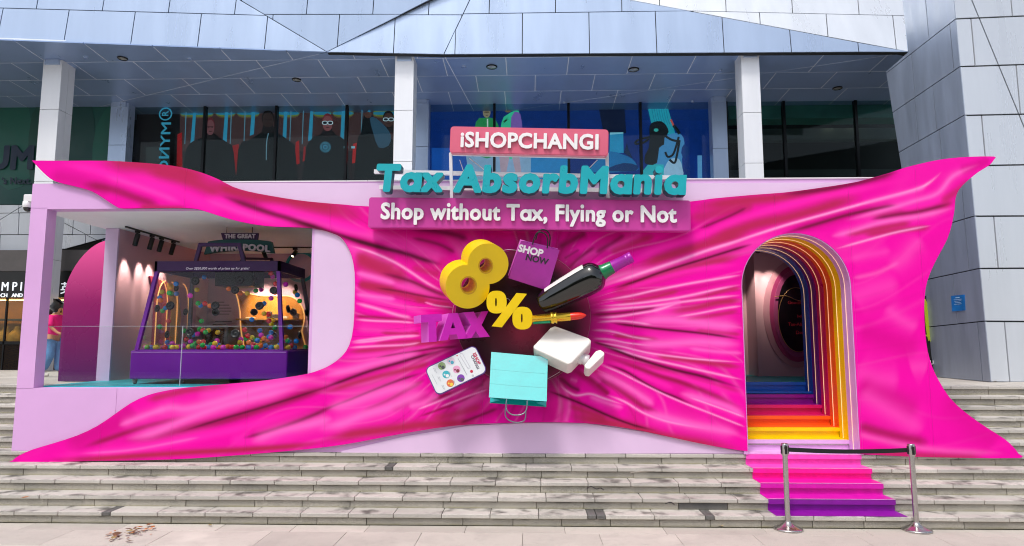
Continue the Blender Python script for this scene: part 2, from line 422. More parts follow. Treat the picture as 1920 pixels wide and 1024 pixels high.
pl = MB(); pl.box((-60,-60,-0.028), (60, 5.4, -0.002)); STRUCT(pl.build('plaza_pavement', M_pave))

XS = 16
core = MB()
for k in range(1, 12):
    core.box((-XS, D0+(k-1)*TR+0.045, (k-1)*RI-0.02 if k > 1 else -0.03), (XS, 16.9 if k == 11 else D0+k*TR+0.06, k*RI-0.055))
stairs = STRUCT(core.build('stairs', M_mortar))
def hidden(k, a, b): return k >= 7 and a > -6.7 and b < 6.6
for k in range(1, 12):
    y0 = D0+(k-1)*TR; x = -13+random.random()*0.5; lim = 13
    while x < lim:
        dark = random.random() < 0.06; w = 0.11 if dark else random.choice((0.56, 0.6, 0.62, 0.6))
        if not hidden(k, x, x+w):
            dz = random.uniform(-0.0015, 0.0015); dyy = random.uniform(-0.004, 0.004)
            MB().bbox((x+.0035, y0+dyy, k*RI-0.052), (x+w-.0035, y0+TR+(0.035 if k < 11 else 0.03), k*RI+dz), random.uniform(.004, .008)).build('tread_slab', M_dark if dark else M_tread, stairs)
        x += w
    x = -13+random.random()*0.5
    while x < lim:
        dark = random.random() < 0.015; w = random.choice((0.6, 0.9, 1.2, 0.62))
        if not hidden(k, x, x+w):
            MB().bbox((x+.0035, y0+0.028+random.uniform(-.003, .003), (k-1)*RI-0.002), (x+w-.0035, y0+0.09, k*RI-0.0555), 0.004).build('riser_block', M_dark if dark else M_riser, stairs)
        x += w
land = MB(); land.box((-40, LY+TR+0.03, LZ-0.06), (40, 30, LZ-0.012)); landing = STRUCT(land.build('upper_landing', M_mortar))
for (xa, xb) in ((-14.6, -6.6), (6.6, 14.0)):
    yy = LY+TR+0.034
    while yy < 17.5:
        x = xa
        while x < xb:
            MB().bbox((x+.003, yy+.003, LZ-0.05), (x+0.9-.003, yy+0.9-.003, LZ+random.uniform(-.001, .001)), 0.003).build('paving_slab', M_pave, landing); x += 0.9
        yy += 0.9

# ------------------------------------------------------------------ the mall behind
def clad_mat(name, col, rough=0.38, metal=0.35):
    m = mat(name, col, rough, metal, var=0.07, scale=0.9, stretch=(2.0, 1, 0.25)); return m
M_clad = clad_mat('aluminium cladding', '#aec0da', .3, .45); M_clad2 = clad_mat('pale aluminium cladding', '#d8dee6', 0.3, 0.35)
M_soff = clad_mat('soffit panel metal', '#93abd4', 0.34, 0.25); M_col = clad_mat('column cladding', '#e6e8ec', 0.4, 0.1)
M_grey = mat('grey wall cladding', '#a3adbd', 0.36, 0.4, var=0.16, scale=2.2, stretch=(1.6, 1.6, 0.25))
M_joint = mat('dark joint', '#2a2d30', 0.8, var=0.1)
def facet(px, Ys, parent, name, m, rows, jl, gap=0.022, th=0.03, extra=(), back=M_joint):
    """px polygon with depth at its first three corners -> real panels on that plane, each its own object."""
    A, B, C = [at(p[0], p[1], Y) for p, Y in zip(px[:3], Ys)]
    n = (B-A).cross(C-A).normalized()
    if n.dot(A-EYE) > 0: n = -n
    e = (B-A).normalized(); w = n.cross(e)
    to2 = lambda q: ((onp(q[0], q[1], A, n)-A).dot(e), (onp(q[0], q[1], A, n)-A).dot(w))
    to3 = lambda p: A+e*p[0]+w*p[1]
    poly = [to2(p) for p in px]
    L2 = lambda ls: [(to2(a), to2(b)) for a, b in ls]
    pcs = panelise([poly], L2(rows), lambda cx, cy: L2(jl(*topx(to3((cx, cy))))), L2(extra))
    MB().prism([to3(p)-n*th for p in poly], -n*0.12).build(name+'_backing', back, parent)
    for p in pcs:
        q = inset(p, gap/2)
        if q and area(q) > 0.002: MB().prism([to3(v) for v in q], -n*(th+0.002)).build(name+'_panel', m, parent)
mall = thing('mall_building', 'large mall front with blue-grey metal fascia, panelled soffit and white square columns behind the booth', 'building', (0, 17.5, LZ))
b0, b1, b2, b3 = (-420, 59.3), (613, 97.5), (832, 102), (1703, 97)
t0, t1, t2, t3, t4, t5 = (-420, -40), (383, -40), (884, -40), (900, -40), (966, -40), (1690, -40)
vj = lambda sh, sp=127, lean=0.0: (lambda cx, cy: [((x+(sh if cy > 26 else sh+62)-(x-1000)*0.035, -60), (x+(sh if cy > 26 else sh+62), 130)) for x in np.arange(-554, 2100, sp)])
facet([b0, b1, t1, t0], (14.65, 15.75, 15.55), mall, 'fascia', M_clad, [((0, 15), (450, 27.5))], vj(30))
facet([b1, t2, t1], (15.75, 15.75, 15.55), mall, 'fascia', M_clad, [((0, 27), (1000, 27))], vj(40))
facet([b1, b2, t3, t2], (15.75, 15.75, 15.9), mall, 'fascia', M_clad, [((0, 27), (1000, 28))], vj(20))
facet([b2, b3, t4, t3], (15.75, 15.75, 15.9), mall, 'fascia', M_clad, [((800, 27), (1300, 20))], vj(9))
facet([b3, t5, t4], (15.75, 16.75, 16.75), mall, 'upper_fascia', M_clad2, [((1180, 18), (1700, 29.5))], vj(80))  # paler cladding colour stands in for sky brightness on this tilted facet
up = MB(); up.box((-21, 17.2, 10.1), (12, 22.5, 17)); up.build('upper_wall', M_clad, mall)
# soffit: sloping ceiling of the entrance, panel by panel
SO = at(613, 97.5, 15.75); SL = -0.053
s3 = lambda p: Vector((p[0], p[1], SO.z+SL*(p[1]-15.75)))
sp2 = lambda px, py: (lambda q: (q.x, q.y))(onp(px, py, SO, Vector((0, -SL, 1)).normalized()))
poly = [sp2(-420, 59.3), sp2(613, 98), sp2(832, 102.3), sp2(1703, 97.3), (12.4, 20.0), (-21.0, 20.0)]
rows = [((-20, yy), (20, yy)) for yy in (16.15, 17.15, 18.15)]
def sj(cx, cy):
    i = sum(cy > v for v in (16.15, 17.15, 18.15)); off = (0.3, 0.95, 0.1, 0.85)[i]
    return [((x+off, 10), (x+off, 25)) for x in np.arange(-24.2, 16, 1.62)]
ext = [(sp2(832, 103), sp2(884, 200)), (sp2(1700, 99), sp2(1080, 190)), (sp2(613, 98), sp2(280, 178))]
for p in panelise([poly], rows, sj, ext):
    q = inset(p, 0.011)
    if q and area(q) > 0.004: MB().prism([s3(v) for v in q], (0, 0, 0.03)).build('soffit_panel', M_soff, mall)
MB().prism([s3(v)+Vector((0, 0, 0.004)) for v in inset(poly, .09)], (0, 0, 0.1)).build('soffit_backing', mat('soffit joint', '#e8eef6', 0.6, var=0.1), mall)
M_blk = mat('black metal', '#101114', 0.4, 0.4, var=0.1)
for px, py, r in ((230, 109, .11), (556, 149, .11), (922, 125, .13), (1188, 130, .13), (1570, 165, .12), (870, 124, .05), (1350, 132, .05), (160, 107, .05), (355, 110, .05), (1058, 192, .04), (1298, 190, .04)):
    c = s3(sp2(px, py)); d = MB().lathe(c-Vector((0, 0, 0.03)), (0, 0, 1), [(0, r), (0.012, r*1.12), (0.03, r*1.12)], 20, caps=False); d = d.build('downlight', M_blk if r > .1 else M_clad, mall)
    if r > .1: MB().lathe(c-Vector((0, 0, 0.02)), (0, 0, 1), [(-0.02, 0.001), (-0.015, r*.45), (0, r*.72), (0.001, r*.9)], 20, caps=False).build('lens', mat('lamp reflector', '#c9c9c5', 0.2, 0.6, var=0.05), d)
# square columns: clad in panels with open joints
def column(xl, xr, ytop, Y, dep, joints, m=M_col):
    A, B = at(xl, ytop, Y), at(xr, ytop, Y); x0, x1 = A.x, B.x; zt = SO.z+SL*(Y-15.75)-0.002
    zs = [LZ+0.005]+sorted(at((xl+xr)/2, yy, Y).z for yy in joints)+[zt]
    MB().box((x0+.03, Y+.03, LZ), (x1-.03, Y+dep-.03, zt)).build('column_core', M_joint, mall)
    for a, b in zip(zs[:-1], zs[1:]):
        MB().bbox((x0, Y, a+.005), (x1, Y+0.026, b-.005), .004).build('column_panel', m, mall)
        for s_ in (0, 1):
            xx = x0 if s_ == 0 else x1-0.026
            MB().box((xx+(.0 if s_ == 0 else .002), Y+0.029, a+.005), (xx+.024, Y+dep*.52, b-.005)).build('column_panel', m, mall)
            MB().box((xx+(.0 if s_ == 0 else .002), Y+dep*.52+.008, a+.005), (xx+.024, Y+dep, b-.005)).build('column_panel', m, mall)
    MB().box((x0+.06, Y-.05, zt-.14), (x1-.06, Y+dep, zt-.003)).build('column_collar', M_clad, mall)
column(82, 117, 112, 16.0, 0.5, (205, 340, 485, 610)); column(741, 776, 112, 16.0, 0.5, (207, 303, 420)); column(1390, 1424, 125, 16.0, 0.5, (211, 306, 420))
GY = 19.0
for xl, xr, ts in ((208, 241, (272, 400)), (779, 804, (275, 380)), (1334, 1362, (278, 380))): column(xl, xr, 198, GY-0.35, 0.34, ts, M_clad)
# window wall: dark glass with mullions
M_glass = glass_mat('tinted glass', (0.74, 0.82, 0.82), 0.2, ior=1.5); M_mull = mat('mullion', '#0d1215', 0.35, 0.5, var=0.1)
zt, zb = SO.z+SL*(GY-15.75), LZ+0.02
def window_wall(xs, Y, sec_name='window_pane', gm=M_glass):
    X = [at(x, 230, Y).x for x in xs]
    for a, b in zip(X[:-1], X[1:]): MB().box((a+.04, Y, zb), (b-.04, Y+.012, zt-.01)).build(sec_name, gm, mall)
    for a in X: MB().box((a-.038, Y-.05, zb), (a+.038, Y+.09, zt-.008)).build('mullion', M_mull, mall)
window_wall((241, 384, 518, 650, 785), GY); window_wall((804, 927, 1066, 1201, 1334), GY); window_wall((1362, 1470, 1605, 1740), GY)
MB().box((-22, 21.8, LZ), (17, 22.0, 10.09)).build('inner_wall', mat('dark shop interior', '#161a1b', 0.7, var=0.3, scale=1.0), mall)
# right-hand interior seen through glass: ceiling band, beam, parapets
ix0, ix1 = at(1365, 230, 19.4).x, at(1745, 230, 19.4).x
MB().box((ix0, 19.3, at(1500, 222, 19.3).z), (ix1, 19.9, zt-.02)).build('ceiling_bulkhead', mat('green glazed band', '#4f8f84', 0.4, var=0.15), mall)
MB().box((ix0, 20.6, at(1500, 262, 20.6).z), (ix1, 20.9, at(1500, 241, 20.6).z)).build('beam', mat('grey beam', '#5d6a6a', 0.6), mall)
MB().box((ix0, 21.2, at(1500, 331, 21.2).z), (ix1, 21.4, at(1500, 318, 21.2).z)).build('handrail_band', mat('dim band', '#3c4242', 0.6), mall)
for px in (1560, 1606): 
    c = at(px, 232 if px < 1570 else 228, 20.4); MB().lathe(c, (0, 0, 1), [(0, .05), (.03, .06)], 12).build('downlight', mat('lit lamp', '#fff4dc', emit='#fff1d0', estr=6), mall)

# ------------------------------------------------------------------ clad tower on the right
tower = thing('clad_tower', 'leaning corner block clad in pale grey metal panels right of the booth', 'building', (10.5, 13, LZ))
kb, kt = at(1858, 718, 12.1), at(1784, -45, 12.1)
ab, a_t = at(1752, 704, 14.0), at(1640, 60, 16.6)
ab.z = LZ+0.003; kb.z = LZ+0.003
def facet3(A, B, C, poly_px, parent, name, m, rows, jl, gap, th, extra=()):
    n = (B-A).cross(C-A).normalized()
    if n.dot(A-EYE) > 0: n = -n
    e = (B-A).normalized(); w = n.cross(e)
    to2 = lambda q: ((onp(q[0], q[1], A, n)-A).dot(e), (onp(q[0], q[1], A, n)-A).dot(w)); to3 = lambda p: A+e*p[0]+w*p[1]
    poly = [to2(p) for p in poly_px]; L2 = lambda ls: [(to2(a), to2(b)) for a, b in ls]
    pcs = panelise([poly], L2(rows), lambda cx, cy: L2(jl(*topx(to3((cx, cy))))), L2(extra))
    MB().prism([to3(p)-n*th for p in inset(poly, .04)], -n*0.02).build(name+'_backing', M_joint, parent)
    for p in pcs:
        q = inset(p, gap/2)
        if q and area(q) > 0.004: MB().prism([to3(v) for v in q], -n*(th+.002)).build(name+'_panel', m, parent)
    return to3, n
kbp, ktp, abp = topx(kb), topx(kt), topx(ab)
rowsA = [((1662, 137), (1790, 37)), ((1674, 211), (1797, 127)), ((1687, 285), (1808, 216)), ((1700, 345), (1818, 310)), ((1790, 416), (1827, 405)), ((1743, 523), (1838, 503)), ((1752, 612), (1848, 602))]
def jA(cx, cy):
    xs = {0: (1735,), 1: (1706, 1783), 2: (1712, 1748), 3: (1760,), 4: (1722, 1800), 5: (1808,), 6: (1785,), 7: (1832,)}
    i = sum(cy > (a[1]+(cx-a[0])*(b[1]-a[1])/(b[0]-a[0])) for a, b in rowsA)
    return [((x, cy-60), (x+11, cy+60)) for x in xs.get(i, ())]
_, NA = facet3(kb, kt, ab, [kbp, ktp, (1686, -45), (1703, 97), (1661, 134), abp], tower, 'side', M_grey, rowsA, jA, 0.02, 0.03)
cb = at(2050, 718, 12.6); cb.z = LZ+.003
rowsB = [((1790, 35.5), (1920, 30)), ((1798, 125), (1920, 121)), ((1808, 216.5), (1920, 214)), ((1818, 311), (1920, 309)), ((1827, 405.5), (1920, 405)), ((1838, 503.5), (1920, 503)), ((1848, 602.5), (1920, 603))]
def jB(cx, cy):
    xs = {0: (1890,), 1: (1820,), 2: (1904,), 3: (1840,), 4: (1930,), 5: (1863,), 6: (1935,), 7: (1884,)}
    i = sum(cy > a[1] for a, b in rowsB); return [((x, cy-50), (x+9, cy+50)) for x in xs.get(i, ())]
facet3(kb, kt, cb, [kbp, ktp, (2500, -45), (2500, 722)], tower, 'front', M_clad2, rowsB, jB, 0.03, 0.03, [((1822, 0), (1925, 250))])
# ------------------------------------------------------------------ printed displays behind the glass, hoarding, shop at the left
def pm(h, e=0.0, rough=0.5):
    return mat('print '+h+('' if not e else ' lit%.2f' % e), h, rough, var=0.3 if e else 0.05, scale=2.5, emit=h if e else None, estr=e)
class Board:
    """A flat printed display at depth Y; every printed shape is a thin sheet a few millimetres in front of the last."""
    def __init__(s, obj_, Y, ox=0, oy=0, sc=1.0, glow=0.25): s.o, s.Y, s.ox, s.oy, s.sc, s.k, s.g = obj_, Y, ox, oy, sc, 0, glow
    def crop(s, ox, oy, sc): s.ox, s.oy, s.sc = ox, oy, sc
    def P(s, p, d=0): return at(s.ox+p[0]/s.sc, s.oy+p[1]/s.sc, s.Y-d)
    def shape(s, name, col, pts, smooth=0, holes=()):
        s.k += 1; d = 0.003*s.k
        if smooth: pts = smooth_poly(pts, smooth)
        MB().prism([s.P(p, d) for p in pts], (0, 0.001, 0), [[s.P(p, d) for p in h] for h in holes]).build(name, pm(col, s.g), s.o)
    def line(s, name, col, pts, r):
        s.k += 1; d = 0.003*s.k+0.004
        MB().tube([s.P(p, d) for p in smooth_poly(pts, 4, False)], r, 5).build(name, pm(col, s.g), s.o)
BY = GY+0.55
def backboard(name, label, cat, x0, y0, x1, y1, col, Y=BY, glow=0.25):
    A, B = at(x0, y1, Y), at(x1, y1, Y); zt_ = at((x0+x1)/2, y0, Y).z; b = MB(); b.box((A.x, Y, A.z), (B.x, Y+0.05, zt_))
    o = thing(name, label, cat, ((A.x+B.x)/2, Y, A.z)); b.build('display_board', pm(col, glow), o); return o
# --- men in dark jackets between blue tubes
o = backboard('window_display', 'dark lit advertising display with four men in black jackets behind the mall glass', 'display', 244, 170, 790, 420, '#1b1516')
B = Board(o, BY, glow=0.5); B.crop(240, 180, 6)
B.shape('printed_backdrop', '#4b3233', [(590, 60), (3270, 60), (3270, 1400), (560, 1400)])
B.shape('printed_backdrop', '#2b2226', [(560, 620), (3270, 620), (3270, 1400), (545, 1400)])
for x0, x1, y0, y1, c in ((545, 612, 430, 800, '#a81c22'), (1160, 1250, 560, 1000, '#a3191d'), (1875, 1930, 520, 760, '#b31d20'), (1965, 2000, 580, 720, '#a3191d'), (2520, 2600, 540, 740, '#c01f20'), (2640, 2680, 560, 900, '#7c1a1d'), (1700, 1760, 620, 1000, '#5c1a1c')):
    B.shape('printed_red_light', c, [(x0+12, y0), (x1-5, y0-20), (x1, y1), (x0, y1+20)])
for x0, x1 in ((590, 960), (985, 1210), (1225, 1480), (1680, 1930), (2080, 2290), (2300, 2540), (2760, 3200)):
    for h, c in ((50, '#6a5238'), (34, '#73853c'), (17, '#2a83a6')):
        B.shape('printed_light_band', c, [(x0, 195), (x0+50, 195-h), (x1-50, 195-h), (x1, 195), (x1-50, 195+h), (x0+50, 195+h)], 3)
B.crop(240, 180, 6)
TUBES = [[(738, 130), (770, 130), (745, 500), (702, 530)], [(1095, 130), (1130, 130), (1110, 530), (1066, 500)], [(1395, 130), (1435, 130), (1416, 430), (1370, 450)], [(1758, 130), (1795, 130), (1780, 485), (1740, 455)],
         [(2055, 100), (2088, 100), (2070, 490), (2025, 510)], [(2408, 100), (2444, 100), (2430, 490), (2390, 460)], [(2690, 270), (2730, 300), (2730, 415), (2685, 440)], [(2700, 100), (2735, 100), (2728, 180), (2698, 180)]]
for t in TUBES:
    B.shape('printed_tube', '#3796bc', t)
    B.shape('printed_tube_cap', '#24598a', [(t[0][0]-2, 60), (t[1][0], 60), (t[1][0]+4, 128), (t[0][0]-4, 128)])
for x in (655, 1165, 1320, 1835, 1975, 2480, 2635): B.shape('printed_stand', '#5c8fa8', [(x-5, 100), (x+7, 100), (x-12, 540), (x-20, 540)]); B.shape('printed_clamp', '#2c6a96', [(x-22, 70), (x+24, 70), (x+20, 120), (x+8, 165), (x-14, 165)])
def man(sh, head, skin, hair, hr, glasses=None):
    B.shape('printed_jacket', '#0b0e11', sh, 2)
    cx, cy, rx, ry = head
    B.shape('printed_neck', '#20191b', [(cx-rx*.7, cy+ry*.4), (cx+rx*.7, cy+ry*.4), (cx+rx*1.1, cy+ry*1.7), (cx-rx*1.1, cy+ry*1.7)])
    B.shape('printed_hair', hair, ell(cx, cy-ry*.12, rx*hr, ry*.98, 20))
    B.shape('printed_face', skin, ell(cx, cy+ry*.1, rx*.9, ry*.9, 20, 2.3))
    B.shape('printed_shade', '#2a1a1c', [(cx-rx*.75, cy-ry*.02), (cx+rx*.75, cy-ry*.02), (cx+rx*.5, cy+ry*.14), (cx, cy+ry*.06), (cx-rx*.5, cy+ry*.14)])
    B.shape('printed_shade', '#3a2224', ell(cx, cy+ry*.55, rx*.4, ry*.06, 12))
    if glasses:
        for s_ in (-1, 1): B.shape('printed_glasses', '#c3d4e0', ell(cx+s_*rx*.5, cy+ry*.02, rx*.55, ry*.24, 14, 2.6)); B.shape('printed_lens', '#101820', ell(cx+s_*rx*.5, cy+ry*.02, rx*.38, ry*.15, 14, 2.6))
man([(690, 540), (830, 470), (880, 425), (970, 420), (1030, 470), (1140, 540), (1190, 640), (1180, 1300), (620, 1300), (640, 700)], (925, 345, 50, 95), '#7d4a50', '#6a2430', 1.0)
man([(1240, 600), (1350, 500), (1500, 410), (1530, 350), (1650, 350), (1690, 420), (1850, 530), (1885, 650), (1870, 1300), (1270, 1300)], (1575, 262, 68, 90), '#3a2a28', '#0f0d0f', 1.05)
man([(2010, 560), (2160, 440), (2195, 390), (2300, 390), (2340, 440), (2430, 490), (2465, 700), (2470, 1300), (1980, 1300)], (2245, 300, 60, 95), '#8a4c50', '#7a2630', 1.0, True)
man([(2570, 560), (2620, 420), (2650, 230), (2700, 190), (2760, 230), (2740, 330), (2960, 480), (3100, 560), (3260, 560), (3260, 1300), (2600, 1300)], (2930, 262, 60, 88), '#4c332f', '#120f10', 1.05, True)
B.shape('printed_coat', '#34536a', [(2720, 250), (2790, 250), (2900, 350), (2960, 450), (2930, 560), (2820, 580), (2760, 420)], 2)
B.shape('printed_hand', '#5a3a34', ell(2700, 215, 40, 35))
B.shape('printed_emblem', '#4f9fc0', ell(2220, 575, 62, 62, 30), holes=[ell(2220, 575, 40, 40, 20)])
B.shape('printed_emblem', '#4f9fc0', ell(2220, 575, 28, 28, 20), holes=[ell(2220, 575, 14, 14, 12)])
for k in range(18):
    a = k*math.pi/9; c, s_ = math.cos(a), math.sin(a); B.line('printed_emblem_ray', '#15191d', [(2220+42*c, 575+42*s_), (2220+53*math.cos(a+.2), 575+53*math.sin(a+.2)), (2220+62*math.cos(a+.5), 575+62*math.sin(a+.5))], .008)
for x in (1600, ): B.line('printed_zip', '#6d93a6', [(x-20, 420), (x-40, 520), (x-45, 720)], .015)
B.shape('printed_sticker', '#8fc4d8', [(2428, 565), (2478, 565), (2478, 590), (2428, 590)]); B.shape('printed_sticker', '#8fc4d8', [(2512, 565), (2552, 565), (2552, 590), (2512, 590)])
B.shape('printed_door', '#2b3030', [(200, 575), (470, 575), (470, 1300), (200, 1300)])
# vertical lettering, reading upwards
P0 = at(240+440/6., 180+1010/6., BY-.49); Mv = frame(P0, FRONT, math.pi/2)
Pt = at(240+440/6., 180+285/6., BY-.49); M_cy = pm('#4db4d8', 0.35)
lettering('RO\u0418YM', Mv, (Pt.z-P0.z), M_cy, o, depth=.004, off=.012, name='printed_letter', height=.30)
c = at(240+422/6., 180+203/6., BY-.495); ring = MB()
cir = lambda r, n=28: [Vector((c.x+r*math.cos(2*math.pi*k/n), c.y, c.z+r*math.sin(2*math.pi*k/n))) for k in range(n)]
ring.prism(cir(.205), (0, .003, 0), [cir(.165)]).build('printed_letter', M_cy, o)
lettering('R', frame(c+Vector((.085, 0, -.075)), FRONT, math.pi/2), .17, M_cy, o, .004, .012, name='printed_letter')
# --- blue footwear advertisement
o = backboard('window_display', 'bright blue advertising display with two people and large trainers behind the sign letters', 'display', 800, 170, 1340, 420, '#123f9c')
B = Board(o, BY, glow=0.55); B.crop(800, 190, 6.4)
B.shape('printed_backdrop', '#0e2f72', [(20, 0), (3440, 0), (3440, 230), (20, 220)])
B.shape('printed_backdrop', '#1a56b4', [(60, 560), (1700, 560), (1700, 1400), (60, 1400)])
B.shape('printed_backdrop', '#2b86c8', [(1250, 660), (1690, 660), (1690, 1400), (1250, 1400)])
B.shape('printed_skirt', '#93aed0', [(470, 640), (1250, 640), (1250, 1300), (560, 1300)])
B.shape('printed_jacket', '#2d9254', [(570, 640), (590, 250), (680, 200), (780, 200), (860, 280), (880, 640)], 2)
B.shape('printed_zip', '#d5e6dc', [(722, 210), (738, 210), (742, 640), (728, 640)])
B.shape('printed_face', '#98876e', ell(720, 135, 46, 62)); B.shape('printed_hair', '#2b2018', ell(718, 85, 48, 30)); B.shape('printed_shade', '#4f4034', ell(720, 130, 34, 7)); B.shape('printed_shade', '#6a4a42', ell(722, 168, 16, 5))
B.shape('printed_top', '#3fcfa0', [(870, 640), (900, 250), (960, 165), (1060, 112), (1110, 130), (1140, 640)], 2)
B.shape('printed_sleeve', '#8b64b8', [(1015, 190), (1100, 130), (1140, 240), (1160, 640), (1020, 640)], 2); B.shape('printed_face', '#7f6650', ell(975, 95, 46, 40)); B.shape('printed_logo', '#17331f', [(905, 255), (975, 195), (955, 225), (985, 215), (915, 270), (935, 240)])
for lg in ([(870, 640), (1000, 640), (950, 880), (890, 880)], [(1020, 640), (1110, 640), (1140, 880), (1070, 880)]): B.shape('printed_leg', '#c7a2b4', lg)
B.crop(1060, 190, 6.4)
B.shape('printed_trouser', '#101a38', [(395, 60), (710, 60), (730, 380), (640, 400), (530, 400), (450, 330)])
B.shape('printed_sock', '#2796c8', [(535, 400), (695, 390), (700, 620), (530, 620)]); B.shape('printed_sock_trim', '#8fd0e8', [(535, 375), (695, 372), (697, 388), (533, 402)])
B.shape('printed_shoe', '#1c74b2', [(300, 850), (400, 690), (540, 600), (690, 640), (800, 690), (865, 780), (840, 835)], 2)
B.shape('printed_shoe_sole', '#12386e', [(520, 800), (700, 740), (860, 770), (840, 835), (520, 840)], 2); B.shape('printed_shoe_tongue', '#0e2850', [(700, 620), (740, 500), (760, 580), (810, 690)])
B.shape('printed_sock', '#2ba6bc', [(985, 60), (1225, 60), (1320, 390), (1210, 400), (1030, 260)])
for x in range(1040, 1230, 28): B.line('printed_sock_rib', '#1d7f96', [(x, 90), (x+20, 200), (x+50, 280)], .008)
B.shape('printed_shoe', '#4c93cc', [(1180, 440), (1290, 385), (1390, 400), (1430, 500), (1400, 700), (1390, 900), (1180, 900), (1060, 770), (1120, 580)], 2)
B.shape('printed_shoe_toe', '#33b7c4', [(900, 870), (1000, 750), (1180, 760), (1190, 960), (900, 960)]); B.shape('printed_shoe_side', '#a9c8e8', [(1180, 900), (1230, 720), (1330, 680), (1390, 740), (1410, 960)], 2)
B.shape('printed_shoe_tongue', '#191d24', [(1010, 300), (1060, 248), (1150, 240), (1210, 290), (1240, 370), (1190, 440), (1185, 520), (1125, 560), (1100, 740), (1000, 762), (950, 730), (960, 640), (1000, 560), (1010, 430)], 2)
B.shape('printed_logo', '#3fb8b0', ell(1090, 345, 28, 20))
for pts in ([(1005, 430), (920, 450), (850, 480), (850, 510), (940, 495), (1000, 450)], [(1190, 410), (1270, 460), (1350, 480)], [(1200, 610), (1230, 665), (1290, 640), (1330, 540), (1360, 430)], [(1250, 700), (1310, 740), (1340, 640), (1370, 470)]): B.line('printed_lace', '#141a22', pts, .035)
B.line('printed_pull_tab', '#d8584e', [(1265, 220), (1290, 270), (1300, 300)], .03); B.line('printed_pull_tab', '#141a22', [(1300, 290), (1340, 340), (1370, 390)], .05)
B.shape('printed_shadow_shape', '#123a80', [(1390, 620), (1420, 520), (1490, 580), (1440, 700)], 2)
B.shape('printed_backdrop', '#6aa6dc', [(1585, 650), (1640, 650), (1645, 1100), (1590, 1100)])
# --- green hoarding at the left
o = backboard('green_hoarding', 'dark green printed hoarding with large navy letters at the upper left', 'hoarding', -420, 168, 209, 386, '#12524a', GY-0.05, 0.0)
B = Board(o, GY-.05, glow=0.0)
for k in range(5): B.shape('printed_patch', ('#0e4440', '#175e50', '#10493f')[k % 3], [(-60+k*60, 190+12*k), (-10+k*60, 186), (0+k*58, 330), (-62+k*60, 345)], 3)
M_navy = mat('navy lettering', '#0e2540', 0.5, var=0.1)
lettering('UM', frame(at(-26, 316, GY-.1), FRONT), at(63, 316, GY-.1).x-at(-26, 316, GY-.1).x, M_navy, o, .006, .045, name='printed_letter')
lettering('\u2019s Next.', frame(at(2, 345, GY-.1), FRONT), at(58, 345, GY-.1).x-at(2, 345, GY-.1).x, M_navy, o, .006, .02, name='printed_letter')
# --- lower canopy panels over the shop
can = thing('shop_canopy', 'pale metal clad canopy band above the shop at the left edge', 'canopy', at(40, 470, 17.4))
facet([(-420, 384), (235, 384), (235, 436), (122, 467), (-420, 488)], (17.4, 17.4, 17.5), can, 'canopy', M_clad2, [((0, 400), (100, 398)), ((0, 440), (100, 440))], lambda cx, cy: [((x-3, cy+60), (x+3, cy-60)) for x in ((35, 137, 170) if cy < 440 else (0, 55, 160))], 0.02, 0.03, [((0, 412), (46, 384)), ((120, 418), (190, 455))])
sh_ = thing('jewellery_shop', 'jewellery shop front with black sign band and warm lit window at the far left', 'shop', at(30, 698, 17.0))
sx0, sx1 = at(-420, 600, 17).x, at(240, 600, 17).x; Zp = lambda y: at(30, y, 17.0).z
MB().box((sx0, 16.9, Zp(509)), (sx1, 17.9, Zp(470))).build('bulkhead', mat('brown grey bulkhead', '#54504f', 0.6, var=0.2), sh_)
MB().box((sx0, 16.86, Zp(559)), (sx1, 16.98, Zp(510))).build('sign_band', mat('black sign band', '#0b0b0d', 0.35, var=0.05), sh_)
M_wl = mat('white shop lettering', '#e9eef2', 0.4, var=0.02, emit='#e8f0f8', estr=0.5)
lettering('M P I R', frame(at(1, 545, 16.84), FRONT), at(58, 545, 16.84).x-at(1, 545, 16.84).x, M_wl, sh_, .02, .0, height=.24)
lettering('CH   AND', frame(at(0, 557, 16.84), FRONT), at(42, 557, 16.84).x-at(0, 557, 16.84).x, M_wl, sh_, .02, .004, height=.10)
lettering('\u82f1', frame(at(112, 549, 16.84), FRONT), .33, M_wl, sh_, .02, .005)
MB().box((sx0, 17.9, LZ), (sx1, 18.0, Zp(555))).build('display_back', mat('amber display back', '#c98a2c', 0.6, var=0.25, scale=1.5), sh_)
MB().box((sx0, 17.0, LZ), (sx1, 17.9, Zp(640))).build('plinth', mat('dark brown plinth', '#2e1d16', 0.5, var=0.2), sh_)
MB().box((sx0, 16.98, Zp(646)), (sx1, 17.06, Zp(640))).build('shelf_edge', M_blk, sh_)
MB().box((sx0, 17.3, Zp(600)), (sx1, 17.8, Zp(597))).build('glass_shelf', mat('dark shelf edge', '#3a3a22', 0.3), sh_)
MB().box((sx0, 17.3, Zp(562)), (sx1, 17.36, Zp(560.5))).build('display_lamp', mat('display lamp', '#ffe0a0', emit='#ffc76a', estr=9), sh_)
for px in (-30, 12, 120): MB().box((at(px, 600, 17.02).x-.02, 16.98, LZ), (at(px, 600, 17.02).x+.02, 17.03, Zp(559))).build('window_bar', M_blk, sh_)
MB().box((sx0, 17.0, LZ), (sx1, 17.008, Zp(559))).build('window_pane', glass_mat('shop glass', (.95, .95, .93), .6), sh_)
M_bust = mat('yellow-lit bust', '#c9962a', 0.7, var=0.15)  # amber base colour carries the yellow lamplight of the window
for px, lab in ((10, 'necklace bust coloured as yellow-lit in the shop window, left of the pair'), (31, 'necklace bust coloured as yellow-lit in the shop window, nearer the pale column')):
    c = at(px, 640, 17.4); c.z = Zp(640)+.0
    b = MB().lathe(c, (0, 0, 1), [(0, .20), (.05, .21), (.18, .2), (.27, .13), (.33, .07), (.40, .06), (.41, .001)], 16); tag(b.build('necklace_bust', M_bust), lab, 'display bust', 'necklace busts in the shop window')
